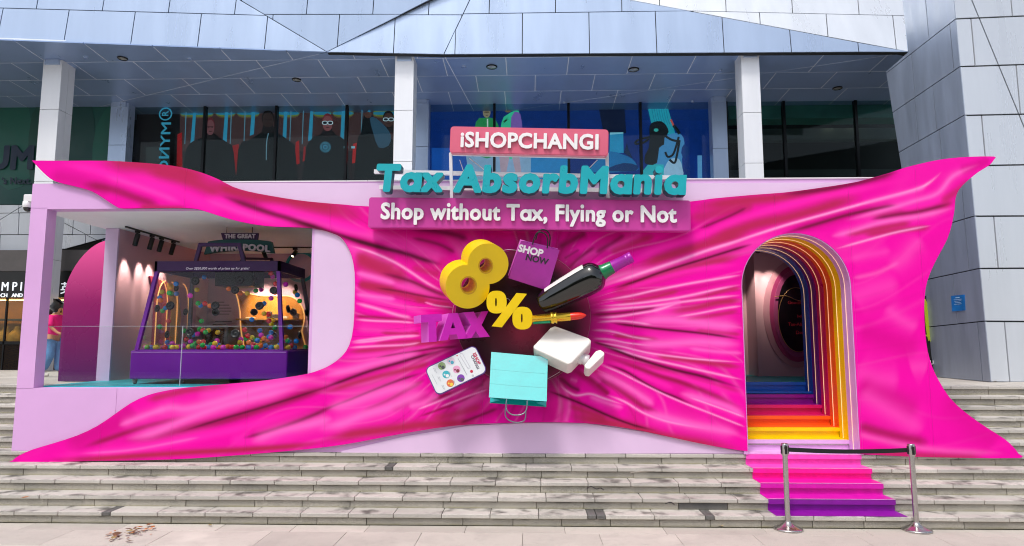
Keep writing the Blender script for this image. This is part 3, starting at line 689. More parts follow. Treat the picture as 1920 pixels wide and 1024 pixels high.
# black poster at the right, beside the tower
o = backboard('black_poster', 'black poster with yellow-green figure and white letters between drape and tower', 'poster', 1725, 555, 1772, 706, '#141516', 14.05, 0.0)
B = Board(o, 14.04, glow=0.0)
B.shape('printed_figure', '#a8b820', [(1733, 560), (1739, 570), (1742, 600), (1747, 625), (1741, 640), (1736, 615), (1734, 590)], 2)
B.shape('printed_figure', '#a8b820', [(1735, 628), (1747, 628), (1745, 642), (1741, 634)], 2)
lettering('UR', frame(at(1744, 683, 13.99), FRONT), at(1757.5, 683, 13.99).x-at(1744, 683, 13.99).x, mat('white print', '#e6e6e6', .5, var=.02), o, .003, .01, name='printed_letter')
MB().prism([at(x, y, 13.98) for x, y in ((1747, 697), (1761, 696), (1761, 703), (1749, 704))], (0, .01, 0)).build('gold_trim', mat('brass trim', '#9b8a45', .4, .6), o)
# blue notice on the tower
nq = [onp(x, y, kb, NA)+NA*.01 for x, y in ((1784, 555), (1809, 552.5), (1810.5, 582), (1786, 584))]
nb = thing('blue_notice', 'small blue notice fixed to the grey tower panels', 'notice', nq[3])
MB().prism(nq, -NA*.008).build('notice_sheet', mat('blue notice', '#1779c4', 0.35, var=0.3, scale=5), nb)
for i, (a, b_) in enumerate(((.35, .65), (.2, .8), (.25, .75), (.3, .7), (.22, .78))):
    t = .18+i*.1; lft = nq[0].lerp(nq[3], t); rt = nq[1].lerp(nq[2], t); l2, r2 = lft.lerp(rt, a)+NA*.003, lft.lerp(rt, b_)+NA*.003; up_ = (nq[0]-nq[3]).normalized()*(.018 if i == 0 else .007)
    MB().prism([l2, r2, r2+up_, l2+up_], -NA*.002).build('printed_line', mat('pale print', '#b9dcf2', .5, var=0), nb)
# ------------------------------------------------------------------ the promotional booth
WF, WB, DP = 9.45, 9.65, 9.40           # lilac front wall (front, back) and printed drape plane
FLZ = LZ+0.063; BACK = 14.4
M_lilac = mat('lilac paint', '#dcaadf', 0.5, var=0.05, scale=1.2, bump=0.03, bscale=30)
M_lilac2 = mat('pale lilac panel', '#e3c3e6', 0.5, var=0.05, scale=1.0)
M_int = mat('interior pink paint', '#c9a4b4', 0.55, var=0.06, scale=1.0)
M_ceil = mat('white ceiling board', '#f2f4f6', 0.6, var=0.04)
M_teal = mat('teal floor', '#1fb2bc', 0.45, var=0.1)
booth = thing('promotional_booth', 'wide lilac pop-up booth wrapped by a magenta printed satin drape on the stairs', 'booth', (0, 9.6, 5*RI))
A = lambda px, py, Y=WF: at(px, py, Y)
# arch opening
XA0, XA1 = 0.5*(A(1392, 530, DP).x+A(1399.5, 840, DP).x), 0.5*(A(1597, 530, DP).x+A(1612, 845, DP).x)
XC, RA = (XA0+XA1)/2, (XA1-XA0)/2; ZT = A(1497, 437, DP).z; ZS = ZT-RA; ZB = 5*RI+0.004
def arch_path(r, zb, n=24, zt_off=0.0):
    pts = [(XC-r, zb)]
    for k in range(n+1):
        a = math.pi-math.pi*k/n; pts.append((XC+r*math.cos(a), ZS+r*math.sin(a)))
    return pts+[(XC+r, zb)]
# front wall with window opening and arch notch
x_l0, x_l1 = A(62, 338).x, A(23, 851).x
wz0 = ZB; ztop = A(640, 341).z
hx0, hx1, hz0, hz1 = A(75.5, 560).x, A(581.5, 560).x, A(300, 728).z, A(300, 391).z
xr = A(1690, 600).x
fw = [(x_l0, wz0), (XC-RA-.01, wz0)]+[(p[0], p[1]) for p in arch_path(RA+.01, wz0)[1:-1]]+[(XC+RA+.01, wz0), (xr, wz0), (xr, ztop), (x_l0, ztop)]
hole = [(hx0, hz0), (hx1, hz0), (hx1, hz1), (hx0, hz1)]
MB().prism([(x, WF, z) for x, z in fw], (0, WB-WF, 0), [[(x, WF, z) for x, z in hole]]).build('front_wall', M_lilac, booth)
MB().box((A(690, 343).x, WF-.012, ztop), (xr, WB+.01, ztop+.018)).build('top_trim', mat('white trim', '#e9e3ea', .5, var=.05), booth)
MB().box((A(409, 337).x, WF-.012, ztop), (A(689, 343).x, WB+.01, ztop+.018)).build('top_trim', MATS['white trim'], booth)
MB().prism([A(590, 432, WF-.012)]+[A(*p, WF-.012) for p in smooth_poly([(604, 431), (622, 437), (638, 444.5), (649, 458), (659, 479), (665, 512), (665, 559), (662.6, 613), (655, 647), (641, 668), (620, 684), (600, 694)], 3, False)]+[A(583, 700, WF-.012)], (0, .011, 0)).build('pale_panel', M_lilac2, booth)
MB().prism([A(*p, WF-.012) for p in ((640, 846), (760, 818), (880, 798), (990, 793), (1100, 794), (1210, 810), (1330, 835), (1400, 849), (1400, 850.5), (640, 850.5))], (0, .011, 0)).build('pale_panel', M_lilac2, booth)
MB().prism([A(*p, WF-.012) for p in ((415, 342.8), (690, 343.3), (1000, 343.3), (1290, 343), (1600, 342), (1530, 356), (1411, 370), (1286, 382), (1000, 396), (690, 392), (600, 384), (506, 371), (436, 354))], (0, .011, 0)).build('pale_panel', M_lilac2, booth)
M_seam = mat('seam shadow', '#b98abb', .6, var=0)
MB().box((x_l0+.004, WF-.003, A(60, 390).z-.003), (hx0-.002, WF-.0005, A(60, 390).z+.001)).build('panel_seam', M_seam, booth); MB().box((x_l0+.004, WF-.003, A(60, 728).z-.003), (hx0-.002, WF-.0005, A(60, 728).z+.001)).build('panel_seam', M_seam, booth)
for px_ in (215, 420): MB().box((A(px_, 800).x-.0015, WF-.003, ZB+.01), (A(px_, 800).x+.0015, WF-.0005, hz0-.004)).build('panel_seam', M_seam, booth)
# interior shell
xpl0, xpl1 = A(190, 560, 11.1).x, A(214, 560, 11.1).x
XR = 5.55; CZ = hz1+.004
MB().box((x_l0+.01, WB+.004, CZ), (XR, BACK, CZ+.09)).build('ceiling', M_ceil, booth)
MB().box((x_l0+.12, WB+.004, LZ+.002), (XC-RA-.03, BACK, FLZ)).build('floor', M_teal, booth)
MB().box((XC-RA-.026, LY+.02, LZ+.002), (XR, BACK, FLZ-.001)).build('floor', M_teal, booth)
MB().box((x_l0+.012, WB+.004, 5*RI), (x_l0+.1, 11.0, LZ+.05)).build('side_skirt', M_lilac, booth)
M_part = mat('lilac partition', '#cdb4d6', .55, var=.05)
MB().box((xpl0, 11.1, FLZ), (xpl1, 11.14, CZ-.003)).build('partition_end', M_part, booth)
MB().box((xpl0, 11.142, FLZ), (xpl1-.002, BACK, CZ-.003)).build('partition', M_int, booth)
MB().box((xpl1, BACK, FLZ), (2.4, BACK+.1, CZ)).build('back_wall', M_int, booth)
B2 = 12.95; xk = at(1418, 600, B2).x
MB().box((xk, B2, FLZ), (XR, B2+.1, CZ)).build('back_wall', M_int, booth); MB().box((2.4, B2+.55, FLZ), (xk+.08, B2+.65, CZ)).build('back_wall', M_int, booth); MB().box((xk, B2+.102, FLZ), (xk+.08, B2+.548, CZ)).build('wall_return', M_int, booth)
MB().box((XR+.002, WB+.004, 5*RI+.01), (XR+.1, BACK+.1, CZ+.09)).build('end_wall', M_lilac, booth)
MB().box((2.3, WB+.4, FLZ), (2.38, BACK, CZ-.003)).build('room_divider', M_int, booth)
# rounded wing panel left of the partition: vertical colour fade from pink to purple
YP = 11.9
b = MB(); q0 = at(112, 715, YP); q1 = at(196, 715, YP); zt1 = at(150, 451, YP).z; xs = []
def wing_top(t): return q0.z+(zt1-q0.z)*(0.60+0.40*math.sin(min(1, t)*math.pi/2)**.55 if t > 0 else .45)
n, rows_ = 16, 26; V = []; Fc = []; colr = []
c0, c1, c2 = S('#f0559e'), S('#8e0460'), S('#4c0458')
for i in range(n+1):
    t = (i/n)**1.6
    for j in range(rows_+1):
        z = q0.z+(wing_top(t*1.02)-q0.z)*j/rows_; V.append((q0.x+(q1.x-q0.x)*t, YP, max(z, LZ+.01)))
        h = (z-q0.z)/(zt1-q0.z); h = min(1, max(0, h))
        c = [c2[k]+(c1[k]-c2[k])*min(1, h/.55) if h < .55 else c1[k]+(c0[k]-c1[k])*(h-.55)/.45 for k in range(3)]; colr.append((*c, 1))
for i in range(n):
    for j in range(rows_): a_ = i*(rows_+1)+j; Fc.append((a_, a_+rows_+1, a_+rows_+2, a_+1))
me = bpy.data.meshes.new('wing_panel'); me.from_pydata(V, [], Fc); ca = me.color_attributes.new('print', 'FLOAT_COLOR', 'POINT'); ca.data.foreach_set('color', np.array(colr, dtype=np.float32).ravel())
wing = link('wing_panel', me, print_mat('pink to purple print', .25, spec=.5), booth); so = wing.modifiers.new('thickness', 'SOLIDIFY'); so.thickness = .05; so.offset = 1
# rainbow tunnel: ring, light strip and painted step for each colour
TC = ['#d9a0dc', '#f2c400', '#ee5a14', '#c40a5c', '#6c0a86', '#1449b4']
SC = ['#e6b3e8', '#f6cf00', '#f4621a', '#d6106c', '#9a0a9e', '#0f5fc8']
M_led = mat('warm light strip', '#ffe2b8', var=0, emit='#ffd39a', estr=0.4)
for k in range(6):
    ya = DP+.006 if k == 0 else D0+(4+k)*TR+.0; yb = D0+(5+k)*TR-.002
    if k == 5: yb = LY+.02
    r = RA-.012-.004*k; zb = (5+k)*RI+.02 if k else ZB
    op = arch_path(r+.06, zb); ip = arch_path(r, zb); m_ = mat('tunnel paint '+TC[k], TC[k], .35, var=.05)
    o_ = MB().prism([(x, ya, z) for x, z in op+ip[::-1]], (0, yb-ya, 0)).build('tunnel_ring', m_, booth)
    ym = ya+(yb-ya)*.55; MB().tube([(x, ym, z) for x, z in arch_path(r-.004, zb+.01)], .004, 6).build('light_strip', M_led, o_)
    y_n = D0+(5+k)*TR; ms = mat('step paint '+SC[k], SC[k], .35, var=.06, scale=6)
    zt_ = (6+k)*RI+.022 if k < 5 else FLZ; xa, xb = XC-RA-.02, XC+r+.008
    st = MB(); st.box((xa, y_n-.012, zt_-.05), (xb, y_n+.05, zt_)); st.box((xa, y_n+.018, zt_-RI-.01), (xb-.003, y_n+.06, zt_-.051)); st.box((xa, y_n-TR+.05, zt_-RI-.03), (xb-.002, y_n+.018, zt_-RI+.001 if k else ZB+.012))
    st.build('painted_step', ms, booth)
# ---- the printed drape
OUT = [(60,301),(130,301.5),(200,301.5),(247,304),(304,308.5),(341,314),(379,324),(411,337),(436,350),(465,359),(506,367),(555,375),(600,380),(649,384),(690,387),(850,390),(1000,391),(1150,388),(1293,378),(1335,372.5),(1411,365.5),(1471,361),(1532,353),(1592,344),(1622,337),(1668,324),(1698,314),(1743,303),(1779,297),(1819,294),(1864,293.5),
(1864,299),(1855,310),(1834,323),(1813,340),(1798,356),(1791.5,373),(1790,392),(1785,420),(1776,449),(1760,479),(1744.5,511),(1735.5,541),(1733,578),(1734.5,620),(1739.5,658),(1748,688),(1760,713),(1781,746),(1811,774),(1849,801),(1882,822),(1899,837),(1910,851),(1912,859),(1800,858.5),(1700,856),(1613.5,851.5)]
OUT2 = [(1400,846),(1363,841),(1310,831),(1256,819.5),(1203,808),(1150,799),(1096,793.5),(1043,792),(1000,792),(960,793),(908,794.5),(846,799),(785,808),(723,819),(672,829),(614,838),(536,846),(473,851.5),(395,857.5),(323,861.5),(239,863.5),(170,864.5),(98,866.5),(22,867.5),
(24,863),(36,854),(61,843),(101,831),(145,816.5),(182,799),(214,777.5),(245,756),(276,741.5),(307,733.5),(348,727),(426,720),(482,715),(532,708.5),(576,701),(600,693.5),(620.5,684),(641,668),(655,647),(662.6,613),(665,559),(665,512),(659,479),(649,458),(638,444.5),(622.5,437),(604.5,431.5),(586.6,428),(548,426),(515,425),(481,421.5),(447,415),(414,406),(380,395),(360,391),(322,390),(266,390.5),(229,391),(219,388),(206,380),(191,370),(172.5,359),(150,352),(127.5,346.5),(103,340),(88,330),(75,317.5)]
P1 = [(lambda q: (q.x, q.z))(at(x, y, DP)) for x, y in smooth_poly(OUT, 2, False)]
PA = arch_path(RA, P1[-1][1])[::-1]; PA[0] = P1[-1]; 
P2 = [(lambda q: (q.x, q.z))(at(x, y, DP)) for x, y in smooth_poly(OUT2, 2, False)]
PA[-1] = (PA[-1][0], P2[0][1])
DR = P1+PA[1:-1]+[(PA[-1][0], P2[0][1])]+P2[1:]
# print artwork: folds of satin as soft strokes, light and dark, over magenta
C_ = dict(M='#f208a6', H='#ff4cc0', G='#ffa0dc', K='#ff22b2', R='#b82654', Q='#9a1644', D='#6e1638', E='#460f24', P='#ff6ac8', W='#d40688', V='#b40a66')
CROPS = dict(A=(60,280,5.333), B=(380,330,4.453), C=(640,430,4.653), D=(600,620,4.875), E=(20,690,3.2), F=(1020,430,4.451), G=(1000,640,4.683), H=(1290,290,3.31), I=(1580,440,2.382), X=(0,0,1.0))
ART = '''
A R 70 .9 600,90 1000,140 1300,180 1500,220 1900,360
A R 50 .8 1100,210 1450,280 1700,370 1920,480
A W 60 .7 150,260 500,330 800,430
A Q 34 .75 480,345 800,400 1050,490 1300,575
A R 22 .8 1050,575 1300,585 1560,592
A K 30 .95 250,130 650,215 1000,335 1300,455 1560,560
A K 45 .8 900,240 1250,360 1500,450 1750,560 1920,620
A H 14 .6 700,260 1000,350 1250,440 1500,540
B R 48 .95 0,40 200,110 400,160 700,205 1000,250 1370,285
B R 40 .5 700,260 1000,300 1370,340
B D 22 .85 120,150 350,235 550,305 750,365 900,420 1080,470
B K 34 .9 0,150 200,245 400,320 600,375 800,430
B H 12 .6 0,190 200,262 400,330 640,395
B K 32 .9 420,225 700,300 950,360 1250,440 1600,520
B H 14 .7 700,330 950,395 1150,450 1350,500 1600,560
B E 14 .8 740,365 950,432 1150,495 1350,560 1620,640
B R 45 .9 1260,640 1450,690 1620,740
B H 16 .9 1190,560 1350,640 1500,700 1620,740
B P 20 .95 1270,805 1450,850 1620,900
B R 34 .9 1280,900 1450,925 1620,945
B P 15 .9 1270,985 1450,1010 1620,1030
C E 20 .85 -60,50 200,118 400,170 560,212 720,265 900,315
C D 15 .7 600,70 850,130 1000,210
C E 28 .7 560,-20 800,10 1000,50 1110,95
C H 20 .8 100,30 350,60 560,100 760,190 950,245
C H 24 .6 350,130 560,160 760,230 880,270
C G 11 .9 60,140 250,195 450,280 600,370 750,470 920,560
C R 62 .9 110,235 250,310 420,380 600,440
C D 15 .75 330,375 600,450 780,530 950,595
C H 17 .9 110,385 300,430 500,490 700,570 980,645
C D 9 .75 280,508 500,540 700,580 1000,632
C R 28 .8 130,470 350,520 600,585 780,620
C R 22 .6 600,330 760,370 860,400
C H 15 .9 110,560 300,610 450,640 620,700 780,745
C R 22 .85 620,600 800,640 980,665
C D 8 .8 780,652 880,672 980,695
C G 6 .9 720,632 830,665 990,684
C G 13 .8 110,640 300,690 500,750 620,770
C Q 11 .8 105,758 250,765 400,778 640,795
C G 8 .95 105,785 300,800 500,806 660,818
C K 20 .6 110,830 400,840 680,850
C H 12 .8 105,870 300,880 520,895 680,870
C R 12 .85 320,902 550,912 700,905
C G 9 .9 75,995 300,972 500,942 700,930
C R 14 .8 250,1005 600,978 950,985
D G 9 .9 270,105 600,62 940,42
D G 9 .9 240,158 500,142 780,130 930,105
D R 18 .85 220,195 450,182 700,158 900,122 1250,105
D H 13 .85 170,250 450,230 700,200 900,170 1250,138
D D 8 .8 480,255 700,215 900,185 1100,155 1320,145
D P 30 .8 -20,430 250,365 500,298 750,240 950,205
D E 14 .85 -40,550 200,462 450,372 700,300 900,240 1180,165
D R 20 .85 0,585 300,482 600,402 900,330 1020,280
D D 11 .85 -40,745 200,662 450,560 700,462 960,378
D P 42 .8 30,715 250,670 450,600 700,525 970,475
D Q 16 .8 360,750 600,650 800,540 970,440
D P 42 .85 -40,910 200,850 400,770 620,705 820,620 1010,540
D W 26 .8 620,725 850,650 1020,590
D P 26 .7 800,700 950,660 1100,590
D Q 13 .9 940,675 1150,590 1300,545 1530,485
D H 22 .6 1180,590 1350,530 1500,440
D Q 9 .8 880,795 1100,718 1300,640 1540,515
D G 8 .9 880,725 1100,640 1370,515
D G 7 .85 1080,705 1350,600 1540,535
D H 16 .6 1200,700 1400,640 1540,580
D D 14 .8 1270,850 1450,780 1640,705
D R 38 .95 -40,1020 300,945 600,905 900,865 1200,850 1560,830
D W 60 .7 1300,780 1500,730 1700,720
D R 26 .7 1000,800 1250,760 1500,680
E R 17 .8 800,200 950,160 1100,128 1350,105
E P 22 .8 830,280 950,240 1060,245 1230,205 1500,125 1920,45
E H 26 .6 1100,180 1400,120 1800,50
E W 60 .8 300,460 600,350 760,250
E Q 13 .8 420,480 600,420 750,370 900,330 1120,285
E P 16 .8 640,350 820,280 940,240
E Q 20 .85 640,440 850,410 1100,350 1300,310 1550,230 1800,150 1940,110
E E 8 .75 980,395 1250,312 1500,240 1700,178 1940,100
E P 22 .85 680,430 850,390 1050,310 1300,220 1550,160 1750,100
E K 18 .95 220,525 500,512 800,482 1000,440 1200,400 1450,340 1940,185
E P 7 .6 400,515 700,495 950,452 1150,412
E D 12 .8 1380,425 1550,380 1750,310 1940,230
E P 26 .85 1430,450 1600,385 1800,335 1940,300
E K 30 .8 1300,440 1500,420 1750,380
E R 15 .95 150,552 500,545 800,525 1100,505 1400,490 1700,468 1940,440
F D 24 .7 100,160 250,85 360,20
F D 12 .6 190,340 300,235 430,140
F D 10 .55 160,250 300,165
F K 22 .7 120,260 250,190 420,110
F H 13 .7 230,320 400,200 640,110
F D 16 .6 420,200 560,120 680,40
F R 26 .8 540,190 700,130 940,50
F H 14 .7 500,180 700,90 820,20
F R 40 .9 780,310 1100,200 1400,120 1750,10
F K 22 .9 740,250 1000,150 1250,70 1420,0
F G 13 .95 560,450 800,370 1100,270 1400,165 1750,65
F E 10 .85 550,505 750,440 1000,350 1300,258 1600,165 1750,120
F R 30 .85 520,550 800,450 1100,360 1400,275 1680,215
F K 18 .8 620,520 900,430 1250,340 1650,290
F R 20 .6 560,600 800,540 1100,480
F G 9 .95 450,600 700,560 900,515 1200,455 1500,405 1665,378
F R 15 .85 600,625 900,572 1150,505
F G 9 .95 430,645 700,625 1000,590 1200,555 1450,500 1665,458
F R 15 .8 880,645 1200,600 1500,512 1665,490
F G 9 .95 390,690 600,665 900,640 1200,600 1450,570 1665,548
F D 10 .8 370,712 550,705 750,685 980,645
F R 22 .9 1020,700 1250,660 1450,612 1665,590
F P 20 .7 900,690 1050,630 1150,600
F G 9 .9 430,738 600,730 800,700 950,672 1140,608
F G 8 .9 1080,735 1300,700 1500,660 1665,638
F P 36 .9 700,775 1000,755 1200,770 1450,800 1665,815
F R 15 .7 1150,760 1400,722 1640,675
F G 8 .9 430,778 600,765 750,775 920,800
F E 9 .9 540,778 700,800 950,830 1250,860 1450,886 1670,922
F R 14 .7 1250,840 1450,860 1665,880
F G 8 .9 385,842 550,850 750,900 920,922
F R 15 .85 560,885 750,902 980,922
F G 7 .9 385,912 550,920 700,950 920,972
F P 32 .85 760,965 1000,958 1300,940 1665,965
F E 9 .85 400,935 550,980 680,1030
F W 20 .6 700,940 850,1000 1100,1010
G G 8 .95 540,5 750,40 1000,100 1300,142 1550,166 1860,186
G G 9 .95 580,30 800,92 1000,150 1400,240 1650,296 1860,342
G E 13 .9 540,15 750,90 900,148 1200,240 1500,312 1870,425
G R 20 .85 1050,125 1400,172 1860,232
G P 14 .7 1350,60 1600,90 1850,105
G R 20 .8 980,205 1200,290 1500,372 1860,452
G K 22 .9 620,175 900,240 1200,300 1500,382 1865,485
G Q 18 .85 620,125 900,228 1100,302 1300,362 1600,482 1870,610
G K 18 .7 760,230 1000,320 1250,420
G P 24 .85 1270,450 1500,512 1700,575 1870,665
G G 7 .9 1350,485 1650,590 1870,672
G G 7 .9 1280,525 1600,650 1870,757
G W 30 .6 1500,640 1700,720 1850,780
G E 9 .85 600,185 800,260 950,348 1100,430 1250,490 1430,570
G G 7 .9 580,205 750,270 950,370 1200,490 1520,625
G Q 20 .9 520,295 700,390 850,490 950,560 1130,640
G P 24 .8 540,265 750,360 950,480 1070,570
G G 9 .95 630,465 800,530 950,620 1100,680 1250,720 1620,785
G P 32 .85 950,620 1150,670 1380,730 1620,775 1830,815
G Q 20 .85 360,245 500,330 620,430 670,475
G H 12 .7 400,240 520,300 600,370
G G 9 .95 220,375 300,440 380,475 500,462 620,502 820,565
G P 16 .6 480,480 640,540 800,590
G E 10 .9 100,425 250,480 450,560 700,670 900,742 1120,795
G E 16 .7 220,310 320,390 420,440
G P 12 .7 320,330 390,352
G R 24 .8 300,560 500,630 650,690
G R 40 .95 260,640 600,705 900,775 1300,870 1880,955
G W 50 .7 50,560 150,640 200,700
H R 28 .9 -20,335 300,292 600,262 800,228 1020,192
H R 30 .7 -20,400 250,350 420,310
H D 14 .8 560,252 850,215 1100,165 1320,100
H D 8 .7 60,465 250,385 370,325
H K 20 .9 -20,540 200,450 400,380 600,320 800,270 1000,230 1450,130
H R 30 .9 60,560 250,490 430,430 650,385 900,310 1100,250
H G 8 .95 60,612 350,520 600,440 850,370 1100,300 1400,220 1500,172 1580,100
H P 10 .7 1050,310 1350,240 1480,200
H D 11 .85 560,500 800,430 1000,372 1200,330 1320,315
H R 18 .8 1080,365 1300,372 1500,342 1670,285
H P 14 .85 960,415 1200,350 1400,290 1550,240 1650,130 1820,55
H D 11 .75 1120,405 1300,372 1450,350 1650,298
H K 25 .8 1300,330 1500,290 1600,240
H P 14 .85 880,510 1000,480 1200,420 1450,380 1670,325
H R 16 .8 960,500 1200,455 1400,420
H G 7 .85 900,590 1150,520 1300,480 1520,438
H R 15 .75 1080,500 1300,470 1520,452
H R 20 .7 1560,300 1680,220 1760,160
H W 24 .7 1680,100 1780,70 1880,30
I P 22 .75 200,150 270,110 310,60 360,15
I G 8 .8 40,195 150,172 260,120
I P 30 .6 40,290 120,250 260,215
I P 20 .75 190,320 260,380 340,418
I W 40 .6 60,430 200,470 350,520
I P 32 .6 50,600 150,640 260,650
I P 26 .7 300,600 340,590 380,600
I W 34 .8 60,660 200,720 350,800
I P 28 .75 70,695 200,780 370,880
I Q 18 .8 60,850 200,892 400,935
I G 12 .8 55,885 150,912 400,960 740,978
I R 14 .8 55,965 400,990 640,998
I P 14 .6 30,110 120,90 220,70
I W 60 .5 450,700 600,850 700,930
X R 9 .6 690,402 850,404 1000,405 1280,396
X W 26 .7 700,420 860,440 960,450
'''
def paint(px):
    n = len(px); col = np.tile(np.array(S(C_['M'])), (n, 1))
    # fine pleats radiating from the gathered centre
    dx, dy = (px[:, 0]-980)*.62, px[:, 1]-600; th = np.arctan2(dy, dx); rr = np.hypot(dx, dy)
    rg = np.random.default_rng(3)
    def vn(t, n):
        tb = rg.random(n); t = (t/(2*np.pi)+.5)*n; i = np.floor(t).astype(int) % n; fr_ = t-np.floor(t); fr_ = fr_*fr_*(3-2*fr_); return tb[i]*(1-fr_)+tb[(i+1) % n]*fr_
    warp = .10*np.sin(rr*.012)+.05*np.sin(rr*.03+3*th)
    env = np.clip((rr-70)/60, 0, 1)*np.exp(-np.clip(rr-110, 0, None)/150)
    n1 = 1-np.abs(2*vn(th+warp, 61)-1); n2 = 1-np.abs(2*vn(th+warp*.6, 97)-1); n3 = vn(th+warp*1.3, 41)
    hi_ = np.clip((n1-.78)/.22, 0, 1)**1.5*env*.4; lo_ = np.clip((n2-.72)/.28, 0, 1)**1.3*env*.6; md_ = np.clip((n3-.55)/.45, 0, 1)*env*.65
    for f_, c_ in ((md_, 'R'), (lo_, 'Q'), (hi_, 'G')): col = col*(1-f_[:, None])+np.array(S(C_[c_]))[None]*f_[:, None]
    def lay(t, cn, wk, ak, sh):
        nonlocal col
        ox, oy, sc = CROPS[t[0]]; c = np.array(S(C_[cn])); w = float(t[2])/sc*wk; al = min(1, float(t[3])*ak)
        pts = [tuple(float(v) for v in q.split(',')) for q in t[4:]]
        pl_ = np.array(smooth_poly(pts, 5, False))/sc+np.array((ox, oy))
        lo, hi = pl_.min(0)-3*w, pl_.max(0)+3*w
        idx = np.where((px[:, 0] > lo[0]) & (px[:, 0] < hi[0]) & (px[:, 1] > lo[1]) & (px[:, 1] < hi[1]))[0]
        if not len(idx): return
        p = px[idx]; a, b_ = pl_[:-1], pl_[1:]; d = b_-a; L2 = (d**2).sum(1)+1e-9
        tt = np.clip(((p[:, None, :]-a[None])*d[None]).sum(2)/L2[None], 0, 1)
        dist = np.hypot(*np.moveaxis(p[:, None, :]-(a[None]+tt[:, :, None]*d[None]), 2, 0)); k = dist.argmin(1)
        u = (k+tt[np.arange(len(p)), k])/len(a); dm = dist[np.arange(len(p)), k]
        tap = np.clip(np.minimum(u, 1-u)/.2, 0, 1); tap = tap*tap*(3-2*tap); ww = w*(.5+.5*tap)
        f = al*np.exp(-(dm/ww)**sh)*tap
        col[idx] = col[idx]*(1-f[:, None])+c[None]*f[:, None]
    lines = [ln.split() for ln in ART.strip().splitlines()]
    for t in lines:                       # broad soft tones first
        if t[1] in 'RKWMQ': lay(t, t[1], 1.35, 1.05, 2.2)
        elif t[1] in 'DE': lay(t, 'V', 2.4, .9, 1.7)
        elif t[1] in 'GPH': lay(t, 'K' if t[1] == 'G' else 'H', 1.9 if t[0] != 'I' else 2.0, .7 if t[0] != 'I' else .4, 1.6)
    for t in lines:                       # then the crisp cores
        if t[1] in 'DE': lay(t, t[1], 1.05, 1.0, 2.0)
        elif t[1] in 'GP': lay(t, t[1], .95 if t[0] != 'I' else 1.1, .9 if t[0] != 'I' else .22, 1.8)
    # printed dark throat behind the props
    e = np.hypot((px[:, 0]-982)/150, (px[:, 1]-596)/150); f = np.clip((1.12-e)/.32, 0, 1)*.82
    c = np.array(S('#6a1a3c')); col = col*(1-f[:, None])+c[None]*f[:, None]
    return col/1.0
def inside(P, x, z):
    P = np.asarray(P); r = np.zeros(len(x), bool); j = len(P)-1
    for i in range(len(P)):
        (xi, zi), (xj, zj) = P[i], P[j]
        if zi != zj: r ^= ((zi > z) != (zj > z)) & (x < (xj-xi)*(z-zi)/(zj-zi)+xi)
        j = i
    return r
SEAM = [at(x, 600, DP).x for x in (203, 334, 470, 614, 760, 905, 1047, 1188, 1328, 1462, 1604, 1735)]
def piece(v, ff, a_, b2_, m_):
    ids, inv = np.unique(ff, return_inverse=True); vv = v[ids].copy(); ff = inv.reshape(-1, 3)
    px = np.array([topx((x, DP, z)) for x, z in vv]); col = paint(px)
    vv[:, 0] = np.clip(vv[:, 0], a_+.0008, b2_-.0008)
    me = bpy.data.meshes.new('drape_panel'); me.from_pydata([(x, DP, z) for x, z in vv], [], [tuple(t) for t in ff.tolist()])
    ca = me.color_attributes.new('print', 'FLOAT_COLOR', 'POINT'); ca.data.foreach_set('color', np.c_[col, np.ones(len(col))].astype(np.float32).ravel())
    bm = bmesh.new(); bm.from_mesh(me)
    bm.normal_update()
    if sum(q.normal.y for q in bm.faces) > 0: bmesh.ops.reverse_faces(bm, faces=bm.faces[:])
    bm.to_mesh(me); bm.free(); link('drape_panel', me, m_, booth)
